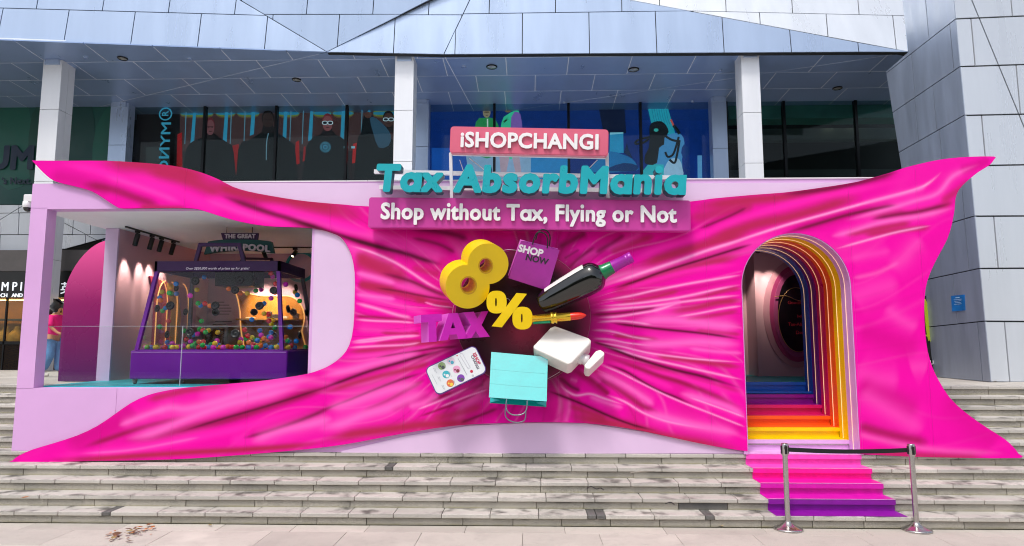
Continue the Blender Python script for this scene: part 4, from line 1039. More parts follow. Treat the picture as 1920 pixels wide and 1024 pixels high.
def drape():
    P = np.array(DR); gx, gz = 0.021, 0.0125
    X, Z = np.meshgrid(np.arange(P[:, 0].min(), P[:, 0].max(), gx), np.arange(P[:, 1].min(), P[:, 1].max(), gz))
    X[1::2] += gx/2; X, Z = X.ravel(), Z.ravel(); k = inside(DR, X, Z); X, Z = X[k], Z[k]
    a = P; b_ = np.roll(P, -1, 0); keep = np.ones(len(X), bool)
    for i in range(len(a)):
        lo = np.minimum(a[i], b_[i])-.02; hi = np.maximum(a[i], b_[i])+.02
        m_ = np.where((X > lo[0]) & (X < hi[0]) & (Z > lo[1]) & (Z < hi[1]))[0]
        if len(m_):
            d = b_[i]-a[i]; t = np.clip(((X[m_]-a[i][0])*d[0]+(Z[m_]-a[i][1])*d[1])/(d@d+1e-12), 0, 1)
            keep[m_[np.hypot(X[m_]-a[i][0]-t*d[0], Z[m_]-a[i][1]-t*d[1]) < .009]] = False
    for s_ in SEAM: keep &= np.abs(X-s_) > .008
    X, Z = X[keep], Z[keep]
    pts = [Vector(p) for p in DR]; nb = len(pts); ed = [(i, (i+1) % nb) for i in range(nb)]
    for s_ in SEAM:
        zz = np.arange(P[:, 1].min()-.05, P[:, 1].max()+.05, gz); i0 = len(pts)
        pts += [Vector((s_, z)) for z in zz]; ed += [(i0+i, i0+i+1) for i in range(len(zz)-1)]
    pts += [Vector((x, z)) for x, z in zip(X, Z)]
    v, e, f, *_ = delaunay_2d_cdt(pts, ed, [], 0, 1e-5)
    v = np.array([(p.x, p.y) for p in v]); f = np.array([t for t in f if len(t) == 3])
    cen = v[f].mean(1); f = f[inside(DR, cen[:, 0], cen[:, 1])]; cen = v[f].mean(1)
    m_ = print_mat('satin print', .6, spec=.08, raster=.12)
    bounds = [-99]+SEAM+[99]
    for a_, b2_ in zip(bounds[:-1], bounds[1:]):
        ff = f[(cen[:, 0] > a_) & (cen[:, 0] < b2_)]
        if not len(ff): continue
        par = {}
        def root(i):
            while par.setdefault(i, i) != i: par[i] = par[par[i]]; i = par[i]
            return i
        for t in ff.tolist(): par[root(t[1])] = root(t[0]); par[root(t[2])] = root(t[0])
        rt = np.array([root(t) for t in ff[:, 0].tolist()]); all_ff = ff
        for r_ in np.unique(rt): piece(v, all_ff[rt == r_], a_, b2_, m_)
    n_ = len(DR); V = [(x, DP+.0005, z) for x, z in DR]+[(x, DP+.042, z) for x, z in DR]
    rim = MB(); rim.add(V, [(i, (i+1) % n_, n_+(i+1) % n_, n_+i) for i in range(n_)]); rim.build('drape_edge', mat('drape edge', '#9c1560', .5, var=.1), booth)
    bk = MB().prism([(x, DP+.04, z) for x, z in DR], (0, .004, 0)); bk.build('drape_backing', mat('board backing', '#b88fb8', .7), booth)
drape()
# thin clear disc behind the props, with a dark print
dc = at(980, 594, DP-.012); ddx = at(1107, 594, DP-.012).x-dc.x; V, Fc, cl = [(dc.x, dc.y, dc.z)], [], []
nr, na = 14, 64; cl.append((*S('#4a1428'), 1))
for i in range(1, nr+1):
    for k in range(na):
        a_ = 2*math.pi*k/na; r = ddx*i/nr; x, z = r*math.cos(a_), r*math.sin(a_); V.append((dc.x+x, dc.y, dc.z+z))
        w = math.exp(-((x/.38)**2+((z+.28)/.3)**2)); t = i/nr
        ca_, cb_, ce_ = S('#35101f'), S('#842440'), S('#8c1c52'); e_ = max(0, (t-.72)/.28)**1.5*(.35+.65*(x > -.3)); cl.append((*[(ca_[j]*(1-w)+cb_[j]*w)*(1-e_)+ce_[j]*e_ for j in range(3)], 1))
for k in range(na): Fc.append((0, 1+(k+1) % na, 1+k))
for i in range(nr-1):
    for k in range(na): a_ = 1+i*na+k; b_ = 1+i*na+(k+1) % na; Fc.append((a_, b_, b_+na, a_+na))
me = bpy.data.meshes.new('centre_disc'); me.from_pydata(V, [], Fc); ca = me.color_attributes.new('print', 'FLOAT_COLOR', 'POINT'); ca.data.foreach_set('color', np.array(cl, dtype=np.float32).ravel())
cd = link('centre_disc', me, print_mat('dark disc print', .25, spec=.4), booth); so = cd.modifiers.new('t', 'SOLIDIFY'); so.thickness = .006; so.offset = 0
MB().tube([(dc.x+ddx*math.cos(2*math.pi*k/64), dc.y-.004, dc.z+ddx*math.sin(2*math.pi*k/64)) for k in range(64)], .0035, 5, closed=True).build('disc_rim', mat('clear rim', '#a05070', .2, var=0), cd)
# ------------------------------------------------------------------ signs above the booth
M_white = mat('white acrylic', '#f0eff0', .35, var=.03); M_wmetal = mat('white painted metal', '#e4e4e8', .4, var=.05)
def board(name, label, corners, Y, th, col, r, text, tx0, tx1, ty0, ty1, tm, off, depth, sx=1.0, gap=.03, hgt=None, track=0.0):
    (xa, ya), (xb, yb), (xc, yc), (xd, yd) = corners      # TL TR BR BL in photo pixels
    TL, TR_, BL = at(xa, ya, Y), at(xb, yb, Y), at(xd, yd, Y)
    ux = (TR_-TL); w = ux.length; ux.normalize(); uy = (TL-BL); h = uy.length; uy = Vector((-ux.z, 0, ux.x))
    t_ = thing(name, label, 'sign', BL)
    P = lambda p, d=0: BL+ux*p[0]+uy*p[1]+Vector((0, d, 0))
    MB().prism([P(p) for p in rrect(0, 0, w, h, r)], (0, th, 0)).build('sign_board', col, t_)
    MB().prism([P(p, -.004) for p in rrect(.012, .012, w-.012, h-.012, r*.9)], (0, .003, 0)).build('sign_face', col, t_)
    s0 = at(tx0, ty0, Y-gap-depth); s1 = at(tx1, ty1, Y-gap-depth); roll = math.atan2((s1-s0).z, (s1-s0).x)
    lettering(text, frame(s0, FRONT, roll), (s1-s0).length, tm, t_, depth, off, sx=sx, height=hgt, track=track)
    return t_
M_sA = mat('coral pink board', '#d9627e', .4, var=.05, scale=1.5); M_sB = mat('orchid pink board', '#c93a9c', .4, var=.06, scale=1.5)
SY = 9.22
board('brand_sign', 'coral pink rounded sign with raised white letters, topmost above the booth', [(845, 237), (1141, 243), (1139, 293.5), (843, 287)], SY, .09, M_sA, .05,
      'iSHOPCHANGI', 862, 1124, 274.5, 279.5, M_white, .030, .025, 1.12, .012, .225, .02)
board('slogan_sign', 'long orchid pink sign with raised white slogan letters across the drape', [(691, 370), (1293, 376), (1292, 433), (690, 427)], SY-.02, .14, M_sB, .035,
      'Shop without Tax, Flying or Not', 713, 1268, 409.5, 416, M_white, .034, .03, 1.0, .012, .235, .03)
# white frame carrying the signs
fr = thing('sign_frame', 'white painted steel frame holding the three signs on the booth roof', 'frame', at(1000, 345, 9.5))
def bar(p, q, r, name='frame_bar'):
    p, q = Vector(p), Vector(q); d = (q-p).normalized(); s_ = Vector((0, 1, 0)); w = d.cross(s_).normalized()
    MB().obox((p+q)/2, (q-p)/2, s_*r, w*r).build(name, M_wmetal, fr)
FY = 9.36
for px in (845, 1138): bar(at(px, 288, FY), at(px+2, 372, FY), .022, 'frame_post')
bar(at(702, 322, FY+.03), at(1283, 334, FY+.03), .028, 'frame_rail'); bar(at(712, 352, FY+.03), at(1278, 359, FY+.03), .03, 'frame_rail'); bar(at(843, 289, FY), at(1140, 295.5, FY), .02, 'frame_rail')
bar(at(880, 297, FY+.1), at(930, 335, FY+.1), .006, 'brace'); bar(at(1120, 300, FY+.1), at(1085, 335, FY+.1), .006, 'brace'); bar(at(862, 300, FY+.1), at(872, 330, FY+.1), .006, 'brace')
for px in range(730, 1280, 46): MB().lathe(at(px, 357.5, FY-.012), (0, -1, 0), [(0, .012), (.008, .011)], 8).build('bolt', M_blk, fr)
# teal channel letters
tl_ = thing('letter_sign', 'large teal three-dimensional italic letters reading a two-word title on a white rail', 'sign', at(705, 355, 9.2))
M_tl = mat('teal letter face', '#0ba4b0', .3, var=.08, scale=2.5); M_tls = mat('dark teal letter side', '#0a5a66', .35, var=.08)
TX = at(704, 356, 9.02); TX2 = at(1284, 362, 9.02); roll = math.atan2((TX2-TX).z, (TX2-TX).x)
for o_ in lettering('Tax AbsorbMania', frame(TX, FRONT, roll), (TX2-TX).length, M_tl, tl_, .17, .054, .07, track=.06, height=.375):
    o_.data.materials.append(M_tls)
    for p in o_.data.polygons: p.material_index = 0 if p.normal.y < -.9 else 1

# ------------------------------------------------------------------ props hung in front of the drape
def pz(crop, pts):      # crop zoom coordinates -> photo pixels
    ox, oy, sc = crop; return [(ox+x/sc, oy+y/sc) for x, y in pts]
def slab(pts, c, Yc, n, L, name, m, parent, holes=(), lift=0.0):
    n = Vector(n).normalized(); P = at(*c, Yc)+n*lift
    return MB().prism([onp(x, y, P, n) for x, y in pts], -n*L, [[onp(x, y, P, n) for x, y in h] for h in holes]).build(name, m, parent)
Z3, Z4, Z5 = (760, 430, 4.454), (940, 420, 4.655), (770, 590, 4.654)
M_yel = mat('yellow paint', '#f0cc00', .38, var=.05, scale=3); M_yel2 = mat('deep yellow paint', '#c99a00', .45, var=.05)
# figure 8
t_ = thing('figure_eight', 'huge yellow three-dimensional figure 8 tilted to the right', 'numeral', at(895, 560, 9.2))
n8 = Vector((.36, -.88, -.31))
def lobe(cx, cy, r, a0, a1, n): return [(cx+r*math.cos(math.radians(a0+(a1-a0)*k/n)), cy+r*math.sin(math.radians(a0+(a1-a0)*k/n))) for k in range(n+1)]
c1, r1, c2, r2 = (691, 288), 170, (520, 478), 184
dx, dy = c2[0]-c1[0], c2[1]-c1[1]; dd = math.hypot(dx, dy); th = math.degrees(math.atan2(dy, dx))
al = math.degrees(math.acos((dd*dd+r1*r1-r2*r2)/(2*dd*r1))); be = math.degrees(math.acos((dd*dd+r2*r2-r1*r1)/(2*dd*r2)))
o8 = lobe(*c1, r1, th+al, th+360-al, 40)+lobe(*c2, r2, th+180+be, th+540-be, 40)[1:-1]
o8 = [(x, y) for x, y in o8]
h8 = [ell(672, 304, 52, 58, 24), ell(528, 468, 60, 66, 24)]
e8 = slab(pz(Z3, o8), (895, 560), 9.0, n8, .34, 'numeral_body', M_yel, t_, [pz(Z3, h) for h in h8])
for h in (ell(672, 304, 62, 68, 28), ell(528, 468, 71, 77, 28)):
    hh = [h, [(x+(cx-x)*.155, y+(cy-y)*.155) for x, y in h for cx, cy in [(sum(q[0] for q in h)/28, sum(q[1] for q in h)/28)]]]
    slab(pz(Z3, hh[0]), (895, 560), 9.0, n8, .012, 'hole_rim', M_yel2, t_, [pz(Z3, hh[1])], lift=.004)
# percent sign
t_ = thing('percent_sign', 'yellow cut-out percent sign below the figure 8', 'symbol', at(957, 585, 9.2)); npc = Vector((.05, -.99, -.06))
for (cx, cy) in ((762, 608), (978, 742)): slab(pz(Z3, ell(cx, cy, 84, 95, 36, 2.5)), (957, 585), 8.95, npc, .16, 'percent_ring', M_yel, t_, [pz(Z3, ell(cx-5, cy, 7, 37, 14, 2.6))])
slab(pz(Z3, [(930, 532), (1016, 539), (806, 819), (722, 810)]), (957, 585), 8.95, npc, .15, 'percent_slash', M_yel, t_, lift=.003)
# TAX
t_ = thing('tax_letters', 'three deep magenta block letters spelling TAX at the left of the disc', 'letters', at(850, 615, 9.2)); nT = Vector((.44, -.895, .02))
M_mag = mat('magenta letter face', '#cc0fb4', .4, var=.08, scale=5); M_mags = mat('pale magenta letter side', '#d85fd0', .45, var=.05)
GT = [([(130, 715), (303, 705), (306, 766), (257, 769), (262, 938), (196, 943), (192, 775), (132, 780)], []),
      ([(362, 702), (436, 698), (523, 911), (444, 917), (430, 877), (369, 881), (354, 925), (288, 932)], [[(398, 772), (421, 824), (381, 827)]]),
      ([(488, 694), (572, 688), (604, 748), (640, 687), (694, 683), (637, 800), (706, 897), (622, 903), (588, 850), (556, 908), (492, 912), (548, 800)], [])]
for pl_, hl in GT:
    o_ = slab(pz(Z3, pl_), (850, 615), 8.95, nT, .34, 'letter', M_mag, t_, [pz(Z3, h) for h in hl]); o_.data.materials.append(M_mags)
    for p in o_.data.polygons: p.material_index = 0 if abs(p.normal.dot(nT.normalized())) > .9 else 1
# shopping bags
def bag(name, label, crop, F4, c, Yc, n, depth, m_f, m_i, handles, m_h, lip):
    n = Vector(n).normalized(); t_ = thing(name, label, 'bag', at(*c, Yc)); P = at(*c, Yc)
    q = [onp(x, y, P, n) for x, y in pz(crop, F4)]       # mouth-left, mouth-right, base-right, base-left of the front sheet
    b_ = [p-n*depth for p in q]; ml, mr, br, bl = q; up = ((ml-bl)+(mr-br)).normalized(); rt = (mr-ml).normalized()
    sheet = lambda P4, nm, m, t=.004: MB().prism(P4, (P4[1]-P4[0]).cross(P4[2]-P4[0]).normalized()*t).build(nm, m, t_)
    sheet([q[3], q[2], q[1], q[0]], 'front_sheet', m_f); sheet([v+up*lip for v in b_[:2]]+[b_[2], b_[3]], 'back_sheet', m_i)
    sheet([q[3], q[2], b_[2], b_[3]], 'base_sheet', m_f)
    for s_, (fa, fb, ba, bb) in ((1, (ml, bl, b_[0], b_[3])), (-1, (mr, br, b_[1], b_[2]))):
        mid_t = (fa+ba)/2+rt*s_*depth*.55; mid_b = (fb+bb)/2
        k_ = fa.lerp(fb, .35); kb_ = ba.lerp(bb, .35)
        MB().add([fa, mid_t, mid_b, fb], [(0, 1, 2, 3)]).build('gusset', m_f, t_); MB().add([mid_t, ba+up*lip*.6, bb, mid_b], [(0, 1, 2, 3)]).build('gusset', m_i, t_)
    for cr in (.30, .62):
        a_, d_ = ml.lerp(bl, cr)+n*.002, mr.lerp(br, cr)+n*.002; MB().tube([a_, a_.lerp(d_, .5)+up*.004, d_], .0010, 5).build('crease', m_f, t_)
    for h, back in handles:
        PP = P-(n*depth if back else Vector())+n*.008
        MB().tube([onp(x, y, PP, n) for x, y in smooth_poly(pz(crop, h), 5, False)], .009, 7).build('handle', m_h, t_)
    return t_, q, n
M_pur = mat('purple paper', '#a8269c', .4, var=.1, scale=6, bump=.15, bscale=14); M_puri = mat('pink paper inside', '#d968d2', .35, var=.1, scale=8, bump=.2, bscale=16)
M_cord = mat('black cord', '#17161a', .5, var=.1); M_silver = mat('silver cord', '#8a8f98', .3, .8, var=.1)
tb, q, nb_ = bag('shopping_bag', 'purple paper bag with white and black lettering, top of the prop cluster', Z4, [(172, 148), (508, 228), (405, 582), (62, 472)], (1001, 490), 9.06, (.06, -.95, -.30), .2, M_pur, M_puri,
    [([(272, 180), (285, 130), (310, 80), (345, 72), (385, 92), (405, 140), (400, 212)], False), ([(300, 140), (318, 80), (350, 50), (400, 62), (425, 110), (418, 190)], True)], M_cord, -.012)
u_ = (q[1]-q[0]).normalized(); v_ = nb_.cross(u_); Mf = lambda P: Matrix(((u_.x, v_.x, nb_.x, P.x), (u_.y, v_.y, nb_.y, P.y), (u_.z, v_.z, nb_.z, P.z), (0, 0, 0, 1)))
PB = at(1001, 490, 9.06); onb = lambda x, y: onp(*pz(Z4, [(x, y)])[0], PB+nb_*.006, nb_)
lettering('SHOP', Mf(onb(143, 236)), (onb(353, 292)-onb(143, 236)).length, mat('white print on bag', '#eeeaf0', .5, var=.03), tb, .004, .045, name='printed_letter')
lettering('NOW', Mf(onb(207, 312)), (onb(400, 364)-onb(207, 312)).length, mat('black print on bag', '#2a2230', .5, var=.03), tb, .004, .035, name='printed_letter')
M_aq = mat('glossy turquoise paper', '#0fd0cc', .08, var=.08, scale=5, spec=.8, coat=1.0, bump=.08, bscale=4); M_aq.node_tree.nodes['Principled BSDF'].inputs['Coat IOR'].default_value = 2.6
M_aqi = mat('turquoise paper inside', '#12b4b4', .2, var=.1, coat=.3)
bag('shopping_bag', 'glossy turquoise paper bag hung upside down, lowest of the props', Z5, [(683, 722), (1187, 757), (1197, 372), (703, 328)], (970, 710), 8.98, (.0, -.955, .30), .26, M_aq, M_aqi,
    [([(838, 738), (832, 800), (850, 850), (900, 876), (970, 870), (1010, 830), (1017, 750)], False), ([(832, 800), (825, 870), (850, 915), (910, 940), (970, 935), (1000, 905), (1006, 820)], True)], M_silver, .02)
# wine bottle
t_ = thing('wine_bottle', 'oversized dark wine bottle with blank white label and purple cap pointing up right', 'bottle', at(1090, 560, 9.2))
Pb, Pn = at(*pz(Z4, [(335, 706)])[0], 9.16), at(*pz(Z4, [(1138, 288)])[0], 8.86); ax = Pn-Pb; Lb = ax.length; ax.normalize(); uz = Lb/905.
M_btl = mat('dark bottle glass', '#0b0c0a', .07, var=.0, spec=.7, coat=.5); ref = Vector((-.38, -.42, .82))
bp = [(0, 60), (10, 84), (40, 96), (150, 112), (300, 126), (430, 136), (505, 138), (548, 133), (580, 116), (604, 90), (622, 68), (645, 60), (660, 58)]
sp = smooth_poly(bp, 4, False); MB().lathe(Pb, ax, [(l*uz, r*uz) for l, r in sp], 40).build('bottle_body', M_btl, t_)
MB().lathe(Pb, ax, [(618*uz, 70*uz), (622*uz, 72*uz), (645*uz, 63*uz), (712*uz, 57*uz), (722*uz, 55*uz), (722*uz, 40*uz)], 32).build('neck_band', mat('green foil', '#0b7a4a', .25, .2, var=.05, coat=.3), t_)
MB().lathe(Pb, ax, [(716*uz, 54*uz), (724*uz, 54*uz), (845*uz, 47*uz), (848*uz, 50*uz), (862*uz, 50*uz), (866*uz, 47*uz), (870*uz, 50*uz), (903*uz, 49*uz), (908*uz, 44*uz), (909*uz, 0)], 32).build('foil_cap', mat('purple foil', '#a412a0', .3, .1, var=.05, coat=.3), t_)
rad = lambda l: np.interp(l, [p[0] for p in sp], [p[1] for p in sp])
MB().lathe(Pb, ax, [(l*uz, (rad(l)+2.2)*uz) for l in np.linspace(105, 500, 14)], 24, -.95, .35, ref).build('label', mat('cream label', '#e9e6e2', .3, var=.06, scale=5, coat=.3), t_)
# lipstick
t_ = thing('lipstick', 'oversized gold lipstick with red tip below the bottle', 'lipstick', at(1050, 600, 9.1))
La, Lt = at(*pz(Z4, [(272, 836)])[0], 9.0), at(*pz(Z4, [(742, 797)])[0], 8.93); ax = Lt-La; Ll = ax.length; ax.normalize(); uz = Ll/471.
M_gold = mat('gold metal', '#efc440', .18, .9, var=.06, scale=8); M_lred = mat('red lipstick', '#e22a12', .25, var=.06, coat=.4)
MB().lathe(La, ax, [(0, 30*uz), (3*uz, 40*uz), (160*uz, 42*uz), (163*uz, 50*uz), (185*uz, 51*uz), (188*uz, 44*uz), (200*uz, 44*uz), (204*uz, 50*uz), (214*uz, 50*uz), (216*uz, 38*uz), (330*uz, 37*uz), (334*uz, 34*uz)], 28).build('lipstick_case', M_gold, t_)
v0 = MB().lathe(La, ax, [(330*uz, 33*uz), (400*uz, 32*uz), (430*uz, 27*uz), (455*uz, 16*uz), (468*uz, 5*uz), (471*uz, .0005)], 24); v0.build('lipstick_tip', M_lred, t_)
MB().lathe(La, ax, [(4*uz, 41.5*uz), (155*uz, 43.2*uz)], 10, -.5, .5, Vector((0, -.5, -.86))).build('green_inlay', mat('green inlay', '#0f9a6a', .2, .4, var=.05), t_)
# phone
t_ = thing('phone_model', 'giant white phone showing a shopping app, left of the turquoise bag', 'phone', at(857, 693, 9.1)); nP = Vector((.10, -.98, .16)).normalized()
PP = at(857, 693, 9.02); W = lambda x, y, l=0.0: onp(*pz(Z5, [(x, y)])[0], PP+nP*l, nP)
cTL, cTR, cBR, cBL = W(120, 470), W(560, 262), W(697, 482), W(250, 702)     # phone lies with its top to the right
ex = (cTR-cTL); Lx = ex.length; ex.normalize(); ey = nP.cross(ex); Wy = abs((cBL-cTL).dot(ey)); sgn = -1
O_ = cTL+ey*(-Wy); loc = lambda p, l=0: O_+ex*p[0]+ey*p[1]+nP*l
M_ph = mat('white phone glass', '#dfe3e6', .18, var=.04, coat=.3)
MB().prism([loc(p) for p in rrect(0, 0, Lx, Wy, .075, 6)], -nP*.10).build('phone_body', mat('violet phone edge', '#5a3a86', .35, var=.05), t_)
MB().prism([loc(p, .004) for p in rrect(.012, .012, Lx-.012, Wy-.012, .066, 6)], -nP*.0035).build('screen', M_ph, t_)
def disc(x, y, r, col, nm, l=.006, n=20): c = W(x, y, l); rr = r/4.654*.0073; MB().prism([c+ex*math.cos(2*math.pi*k/n)*rr+ey*math.sin(2*math.pi*k/n)*rr for k in range(n)], -nP*.0015).build(nm, pm(col), t_)
for x, y, ca, cb_ in ((352, 405, '#d8c4d2', '#4a9fb5'), (272, 448, '#8aa46a', '#4c5054'), (401, 478, '#dd9fc0', '#7a3040'), (310, 522, '#36aab8', '#e6e6e6'), (438, 554, '#7e3fa8', '#56565c'), (346, 598, '#d8704a', '#e8c84a')):
    disc(x, y, 33, ca, 'app_icon'); disc(x+10, y+12, 15, cb_, 'icon_detail', .008, 12); disc(x-14, y+2, 8, cb_, 'icon_detail', .0085, 10)
    for k in (0, 1): a_ = W(x-62-k*12, y+18, .006); b_ = W(x-46-k*12, y+62-k*10, .006); MB().tube([a_, b_], .0022, 4).build('caption_line', pm('#9aa0a6'), t_)
disc(531, 495, 13, '#c22a4a', 'app_heart'); disc(405, 358, 6, '#c22a4a', 'app_dot'); disc(543, 532, 10, '#b9bec4', 'app_menu')
MB().tube([W(430, 340, .006), W(448, 335, .006), W(520, 462, .006), W(500, 470, .006), W(428, 352, .006)], .0018, 4).build('search_box', pm('#a9a4b4'), t_)
MB().tube([W(412, 380, .006), W(492, 528, .006)], .003, 4).build('menu_line', pm('#8c9298'), t_); MB().tube([W(185, 520, .006), W(232, 610, .006)], .002, 4).build('caption_line', pm('#9aa0a6'), t_)
Mt = lambda P: Matrix((((-ey).x, ex.x, nP.x, P.x), ((-ey).y, ex.y, nP.y, P.y), ((-ey).z, ex.z, nP.z, P.z), (0, 0, 0, 1)))
lettering('iSHOP', Mt(W(541, 340, .007)), (W(600, 432, .007)-W(541, 340, .007)).length, pm('#c22a55'), t_, .001, .035, name='printed_letter')
lettering('CHANGI', Mt(W(524, 360, .007)), (W(596, 470, .007)-W(524, 360, .007)).length, pm('#6a6470'), t_, .001, .02, name='printed_letter')
# perfume bottle
t_ = thing('perfume_bottle', 'giant plain white perfume bottle with square shoulders and block stopper', 'perfume bottle', at(1062, 655, 9.2)); nF = Vector((-.03, -.88, .47)).normalized()
M_pf = mat('matt white paint', '#e6e2dc', .45, var=.03)
def soft(name, pts, c, Yc, n, L, m, parent, r, lift=0.0):
    n = n.normalized(); P = at(*c, Yc)+n*lift; q = [onp(x, y, P, n) for x, y in pz(Z5, pts)]; o_ = MB().prism(q, -n*L).build(name, m, parent)
    bv = o_.modifiers.new('bevel', 'BEVEL'); bv.width = r; bv.segments = 3; bv.limit_method = 'ANGLE'; return o_
soft('bottle_body', [(1222, 112), (1258, 96), (1552, 203), (1576, 226), (1570, 248), (1408, 420), (1372, 434), (1080, 300), (1068, 276)], (1052, 650), 9.0, nF, .30, M_pf, t_, .018)
pa, pb = W(1480, 345), W(1560, 400)
na, nb2 = at(*pz(Z5, [(1455, 380)])[0], 9.1), at(*pz(Z5, [(1560, 402)])[0], 9.08); MB().lathe(na, nb2-na, [(0, .075), (.06, .08), (.065, .07), (.09, .07), (.10, .078), (.155, .078), (.16, .06)], 24).build('neck_collar', mat('pearl plastic', '#dcd6d8', .25, .1, var=.03, coat=.3), t_)
soft('stopper', [(1618, 316), (1655, 306), (1690, 330), (1690, 352), (1562, 475), (1530, 470), (1514, 442)], (1114, 675), 8.98, nF, .24, M_pf, t_, .012)
# hanging wires
for k, (pts, lab) in enumerate((([(942, 470), (955, 468), (972, 470)], 'thin white wire between the figure 8 and the purple bag'), ([(849, 588), (850, 575), (856, 566)], 'thin white wire above the magenta letters'), ([(948, 559), (954, 561), (957, 566)], 'thin white wire between the percent ring and slash'), ([(1026, 711), (1040, 703), (1050, 697)], 'thin white wire between turquoise bag and perfume bottle'))):
    tag(MB().tube([at(x, y, 9.3) for x, y in smooth_poly(pts, 4, False)], .0025, 5).build('hanging_wire', mat('wire', '#e9d7e2', .4, var=0)), lab, 'wire', 'hanging wires')
# ------------------------------------------------------------------ carpet on the steps
cx0, cx1 = 3.017, 4.600
carpet = thing('stair_carpet', 'pink to purple vinyl stair covering leading up to the rainbow arch', 'carpet', (3.8, D0+TR, RI))
for k, c in ((2, '#8a0a9c'), (3, '#d408ac'), (4, '#f206a0'), (5, '#f24fc0')):
    ya, yk = D0+(k-2)*TR, D0+(k-1)*TR; za, zk = (k-1)*RI, k*RI; m_ = mat('carpet '+c, c, .45, var=.14, scale=9, bump=.1, bscale=25)
    pr = [(ya+.012, za+.005), (yk+.020, za+.005), (yk+.020, zk-.058), (yk-.010, zk-.058), (yk-.010, zk+.0055), (yk+.006, zk+.0055)]
    V = [(cx0, y, z) for y, z in pr]+[(cx1, y, z) for y, z in pr]; n = len(pr)
    o_ = MB().add(V, [(i, i+1, n+i+1, n+i) for i in range(n-1)]).build('carpet_step', m_, carpet); so = o_.modifiers.new('t', 'SOLIDIFY'); so.thickness = .003; so.offset = 1
for k in range(2, 6): MB().box((cx0+.002, D0+(k-1)*TR-.0125, k*RI+.0062), (cx1-.002, D0+(k-1)*TR-.002, k*RI+.0082)).build('nosing_edge', mat('pale nosing edge', '#eccfe4', .5, var=.2, scale=12), carpet)
ya = D0+4*TR; o_ = MB().add([(cx0, ya+.012, 5*RI+.005), (cx1, ya+.012, 5*RI+.005), (cx1, D0+5*TR+.01, 5*RI+.005), (cx0, D0+5*TR+.01, 5*RI+.005)], [(0, 1, 2, 3)]).build('carpet_step', mat('carpet pale pink', '#e28cd8', .42, var=.06), carpet)
# ------------------------------------------------------------------ barrier posts
M_st = mat('brushed steel', '#b9b6b4', .24, .95, var=.08, scale=10, stretch=(4, 4, .6)); M_pl = mat('black plastic', '#0e0e10', .4, var=.05)
def stanchion(px, py, label, tilt):
    c = atz(px, py, 0.0); t_ = thing('barrier_post', label, 'barrier post', c, 'barrier posts')
    MB().lathe(c, (0, 0, 1), [(0, .165), (.012, .17), (.022, .165), (.03, .14), (.05, .09), (.075, .045), (.095, .033), (.10, .031)], 36).build('base', M_st, t_)
    ax = Vector((tilt, 0, 1)).normalized(); MB().lathe(c+Vector((0, 0, .085)), ax, [(0, .031), (.70, .031), (.74, .030), (.81, .030)], 24).build('post', M_st, t_)
    top = c+Vector((0, 0, .085))+ax*.80; MB().lathe(top, ax, [(-.01, .038), (.0, .041), (.125, .041), (.135, .036), (.136, 0)], 24).build('head', M_st, t_)
    for k in range(4):
        a_ = k*math.pi/2; d = Vector((math.cos(a_), math.sin(a_), 0)); MB().obox(top+ax*.06+d*.040, d*.007, Vector((-d.y, d.x, 0))*.014, ax*.048).build('slot', M_pl, t_)
    return t_, top+ax*.06
s1, e1 = stanchion(1478, 993, 'steel barrier post on the left end of the black belt', 0.0)
s2, e2 = stanchion(1719, 995, 'steel barrier post on the right end of the black belt', -.005)
d = (e2-e1); nseg = 16; V = []; hh = .026
for i in range(nseg+1):
    t = i/nseg; p = e1+Vector((.05, 0, 0))+(e2-Vector((.05, 0, 0))-e1-Vector((.05, 0, 0)))*t; p.z -= .02*math.sin(math.pi*t); V += [p+Vector((0, -.001, -hh)), p+Vector((0, -.001, hh))]
o_ = MB().add(V, [(2*i, 2*i+2, 2*i+3, 2*i+1) for i in range(nseg)]).build('belt', mat('black webbing', '#0c0c0e', .6, var=.1, scale=40), s1); so = o_.modifiers.new('t', 'SOLIDIFY'); so.thickness = .002
# ------------------------------------------------------------------ glass balustrade at the booth window
rail = thing('glass_balustrade', 'frameless glass balustrade across the open left side of the booth', 'balustrade', (at(330, 722, 9.72).x, 9.72, FLZ))
M_cg = glass_mat('clear glass', (.96, .98, .97), .45); xg = [at(72, 670, 9.72).x, at(340, 670, 9.72).x, at(600, 670, 9.72).x]; zg = at(300, 612, 9.72).z
for a_, b_ in zip(xg[:-1], xg[1:]): MB().box((a_+.004, 9.715, FLZ), (b_-.004, 9.727, zg)).build('glass_pane', M_cg, rail)
for x in xg[:2]: MB().box((x-.003, 9.712, FLZ), (x+.003, 9.73, zg)).build('pane_edge', mat('pale glass edge', '#b8c4cc', .3, var=0), rail)
MB().box((xg[0], 9.714, zg), (xg[2], 9.728, zg+.004)).build('top_edge', mat('pale glass edge', '#b8c4cc', .3, var=0), rail)
